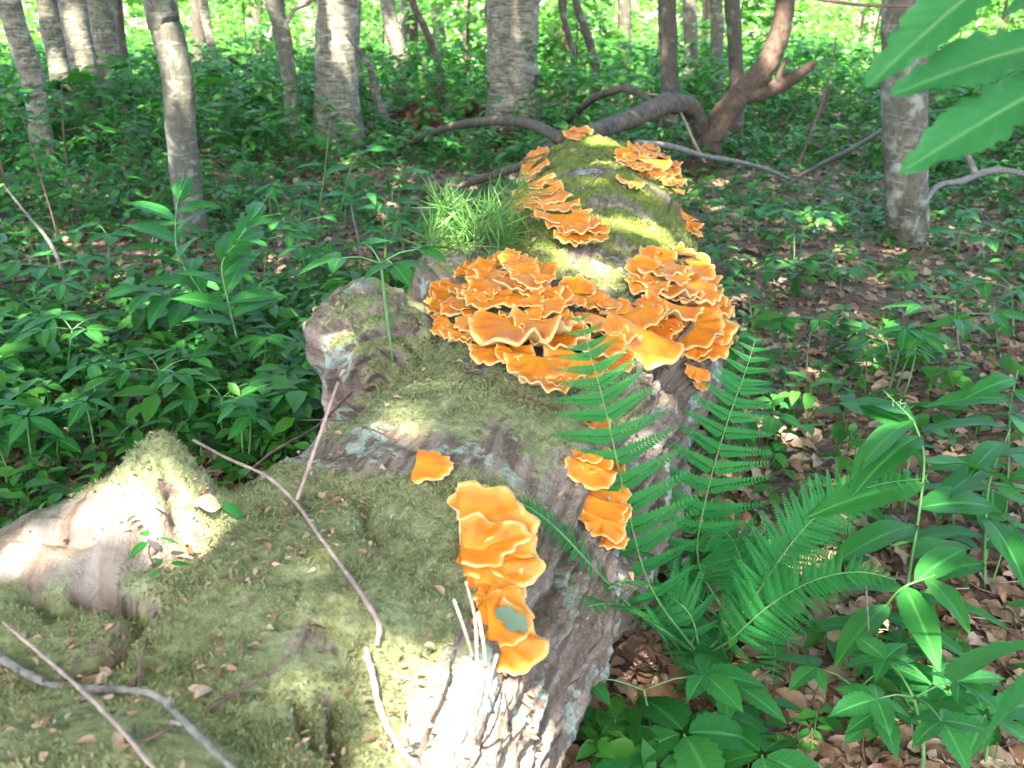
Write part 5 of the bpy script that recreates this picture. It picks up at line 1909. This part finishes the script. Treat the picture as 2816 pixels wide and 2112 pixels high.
def place_seedlings():
    used = [False] * len(PROTO)
    cnt = 0
    tries = 0
    while cnt < 120 and tries < 3000:
        tries += 1
        px, py = random.uniform(-20, 1044), random.uniform(215, 600)
        if on_log(px, py)[0] is not None:
            continue
        if 560 < px < 900 and py > 480:
            continue
        g = at_ground(px, py)
        if px > 620 and random.random() < .6:
            continue
        i = random.randrange(len(PROTO))
        t, kd = PROTO[i]
        lab = seed_label(kd[5], g)
        grp = 'low plants of the forest floor'
        sc = random.uniform(.8, 1.35)
        if not used[i]:
            used[i] = True
            t.location = g
            t.rotation_euler = (0, 0, random.uniform(0, 6.28))
            t.scale = (sc,) * 3
            t['label'] = lab
            t['group'] = grp
        else:
            dup(t, g, random.uniform(0, 6.28), sc, lab, grp, (random.gauss(0, .12), random.gauss(0, .12)))
        cnt += 1
    for i, u in enumerate(used):
        if not u:
            for ch in list(PROTO[i][0].children):
                bpy.data.objects.remove(ch)
            bpy.data.objects.remove(PROTO[i][0])


place_seedlings()


# leafy saplings: middle and far bushes made of flat leaf sprays
def sapling_meshes(seed, hgt, spread, nb, nleaf, ls, matn):
    r = np.random.default_rng(seed)
    st = [tube([(0, 0, -.05), (r.normal() * .06, r.normal() * .06, hgt * .5), (r.normal() * .12, r.normal() * .12, hgt)], [hgt * .008 + .003, hgt * .006 + .002, .002], 6, 10)]
    Ls, yaws, pit, rol, sz = [], [], [], [], []
    for b_ in range(nb):
        z = hgt * (.25 + .75 * (b_ + .5) / nb)
        a = r.uniform(0, 6.28)
        L = spread * (1.05 - .6 * (z / hgt)) * r.uniform(.6, 1.15)
        e = np.array([math.cos(a) * L, math.sin(a) * L, z + r.normal() * .06 * hgt])
        st.append(tube([(0, 0, z * .95), e * .5 + np.array([0, 0, z * .52]), e], [.004, .003, .0015], 4, 5))
        for k in range(nleaf):
            f = r.uniform(.2, 1.05)
            w = r.normal() * .28 * L * (1.1 - f * .5)
            p = np.array([math.cos(a) * L * f - math.sin(a) * w, math.sin(a) * L * f + math.cos(a) * w, z + (e[2] - z) * f + r.normal() * .05])
            Ls.append(p)
            yaws.append(a + math.copysign(r.uniform(.2, 1.2), w))
            pit.append(r.normal() * .25 - .1)
            rol.append(r.normal() * .35)
            sz.append(ls * r.uniform(.6, 1.2))
    V, pl, rr = scatter(tiny_leaf(.55), frames(np.array(yaws), np.array(pit), np.array(rol)), np.array(Ls), np.array(sz), r.random(len(Ls)))
    cm = mesh_from('crown', V, pl, {'rnd': rr}, mats=[M[matn]])
    SV, sp_ = join(st)
    sm = mesh_from('trunk', SV, sp_, mats=[M['stem_brown']])
    return sm, cm


def place_saplings():
    var = [sapling_meshes(k, random.uniform(.7, 1.5), random.uniform(.4, .7), 8, 14, .12, 'leaf') for k in range(5)]
    far = [sapling_meshes(20 + k, random.uniform(2.0, 3.4), random.uniform(.8, 1.3), 15, 42, .16, 'far_leaf') for k in range(6)]
    def put(pool, x, y, sc, name, label, group):
        sm, cm = random.choice(pool)
        t = thing(name, label, 'sapling', (x, y, gz(x, y)), random.uniform(0, 6.28), group)
        t.scale = (sc,) * 3
        link('trunk', sm, t)
        link('crown', cm, t)
    # knee-high leafy saplings in the middle distance
    k = 0
    while k < 70:
        y = random.uniform(6.3, 13)
        x = random.uniform(-.6, .6) * y
        if -1.6 < x < 3.2 and y < 9.6:
            continue
        sc = random.uniform(.35, .8)
        put(var, x, y, sc, 'leafy_sapling', near_label('low leafy sapling', x, y).replace('close beyond', 'in the herb layer around'), 'leafy saplings beyond the log')
        k += 1
    for k in range(120):
        y = 12.5 + 22 * random.random() ** 1.1
        x = random.uniform(-.62, .62) * y
        put(far, x, y, random.uniform(.6, 1.15), 'distant_sapling', near_label('bright leafy young tree', x, y), 'young trees on the far slope')


place_saplings()


def far_wood():
    n = 60000
    a = RNG.uniform(-.75, .75, n)
    d = RNG.uniform(34, 50, n)
    x, y = d * np.sin(a), d * np.cos(a)
    z = gz_arr(x, y) + RNG.random(n) * 13
    V, pl, rr = scatter(tiny_leaf(.7), frames(RNG.uniform(0, 6.28, n), RNG.normal(0, .4, n), RNG.normal(0, .5, n)), np.stack([x, y, z], -1), RNG.uniform(.25, .55, n))
    o = link('far_wood', mesh_from('far_wood', V, pl, {'rnd': rr}, mats=[M['far_leaf']]))
    o['kind'] = 'stuff'
    o['label'] = 'leafy mass of the far wood behind all the trunks'


far_wood()
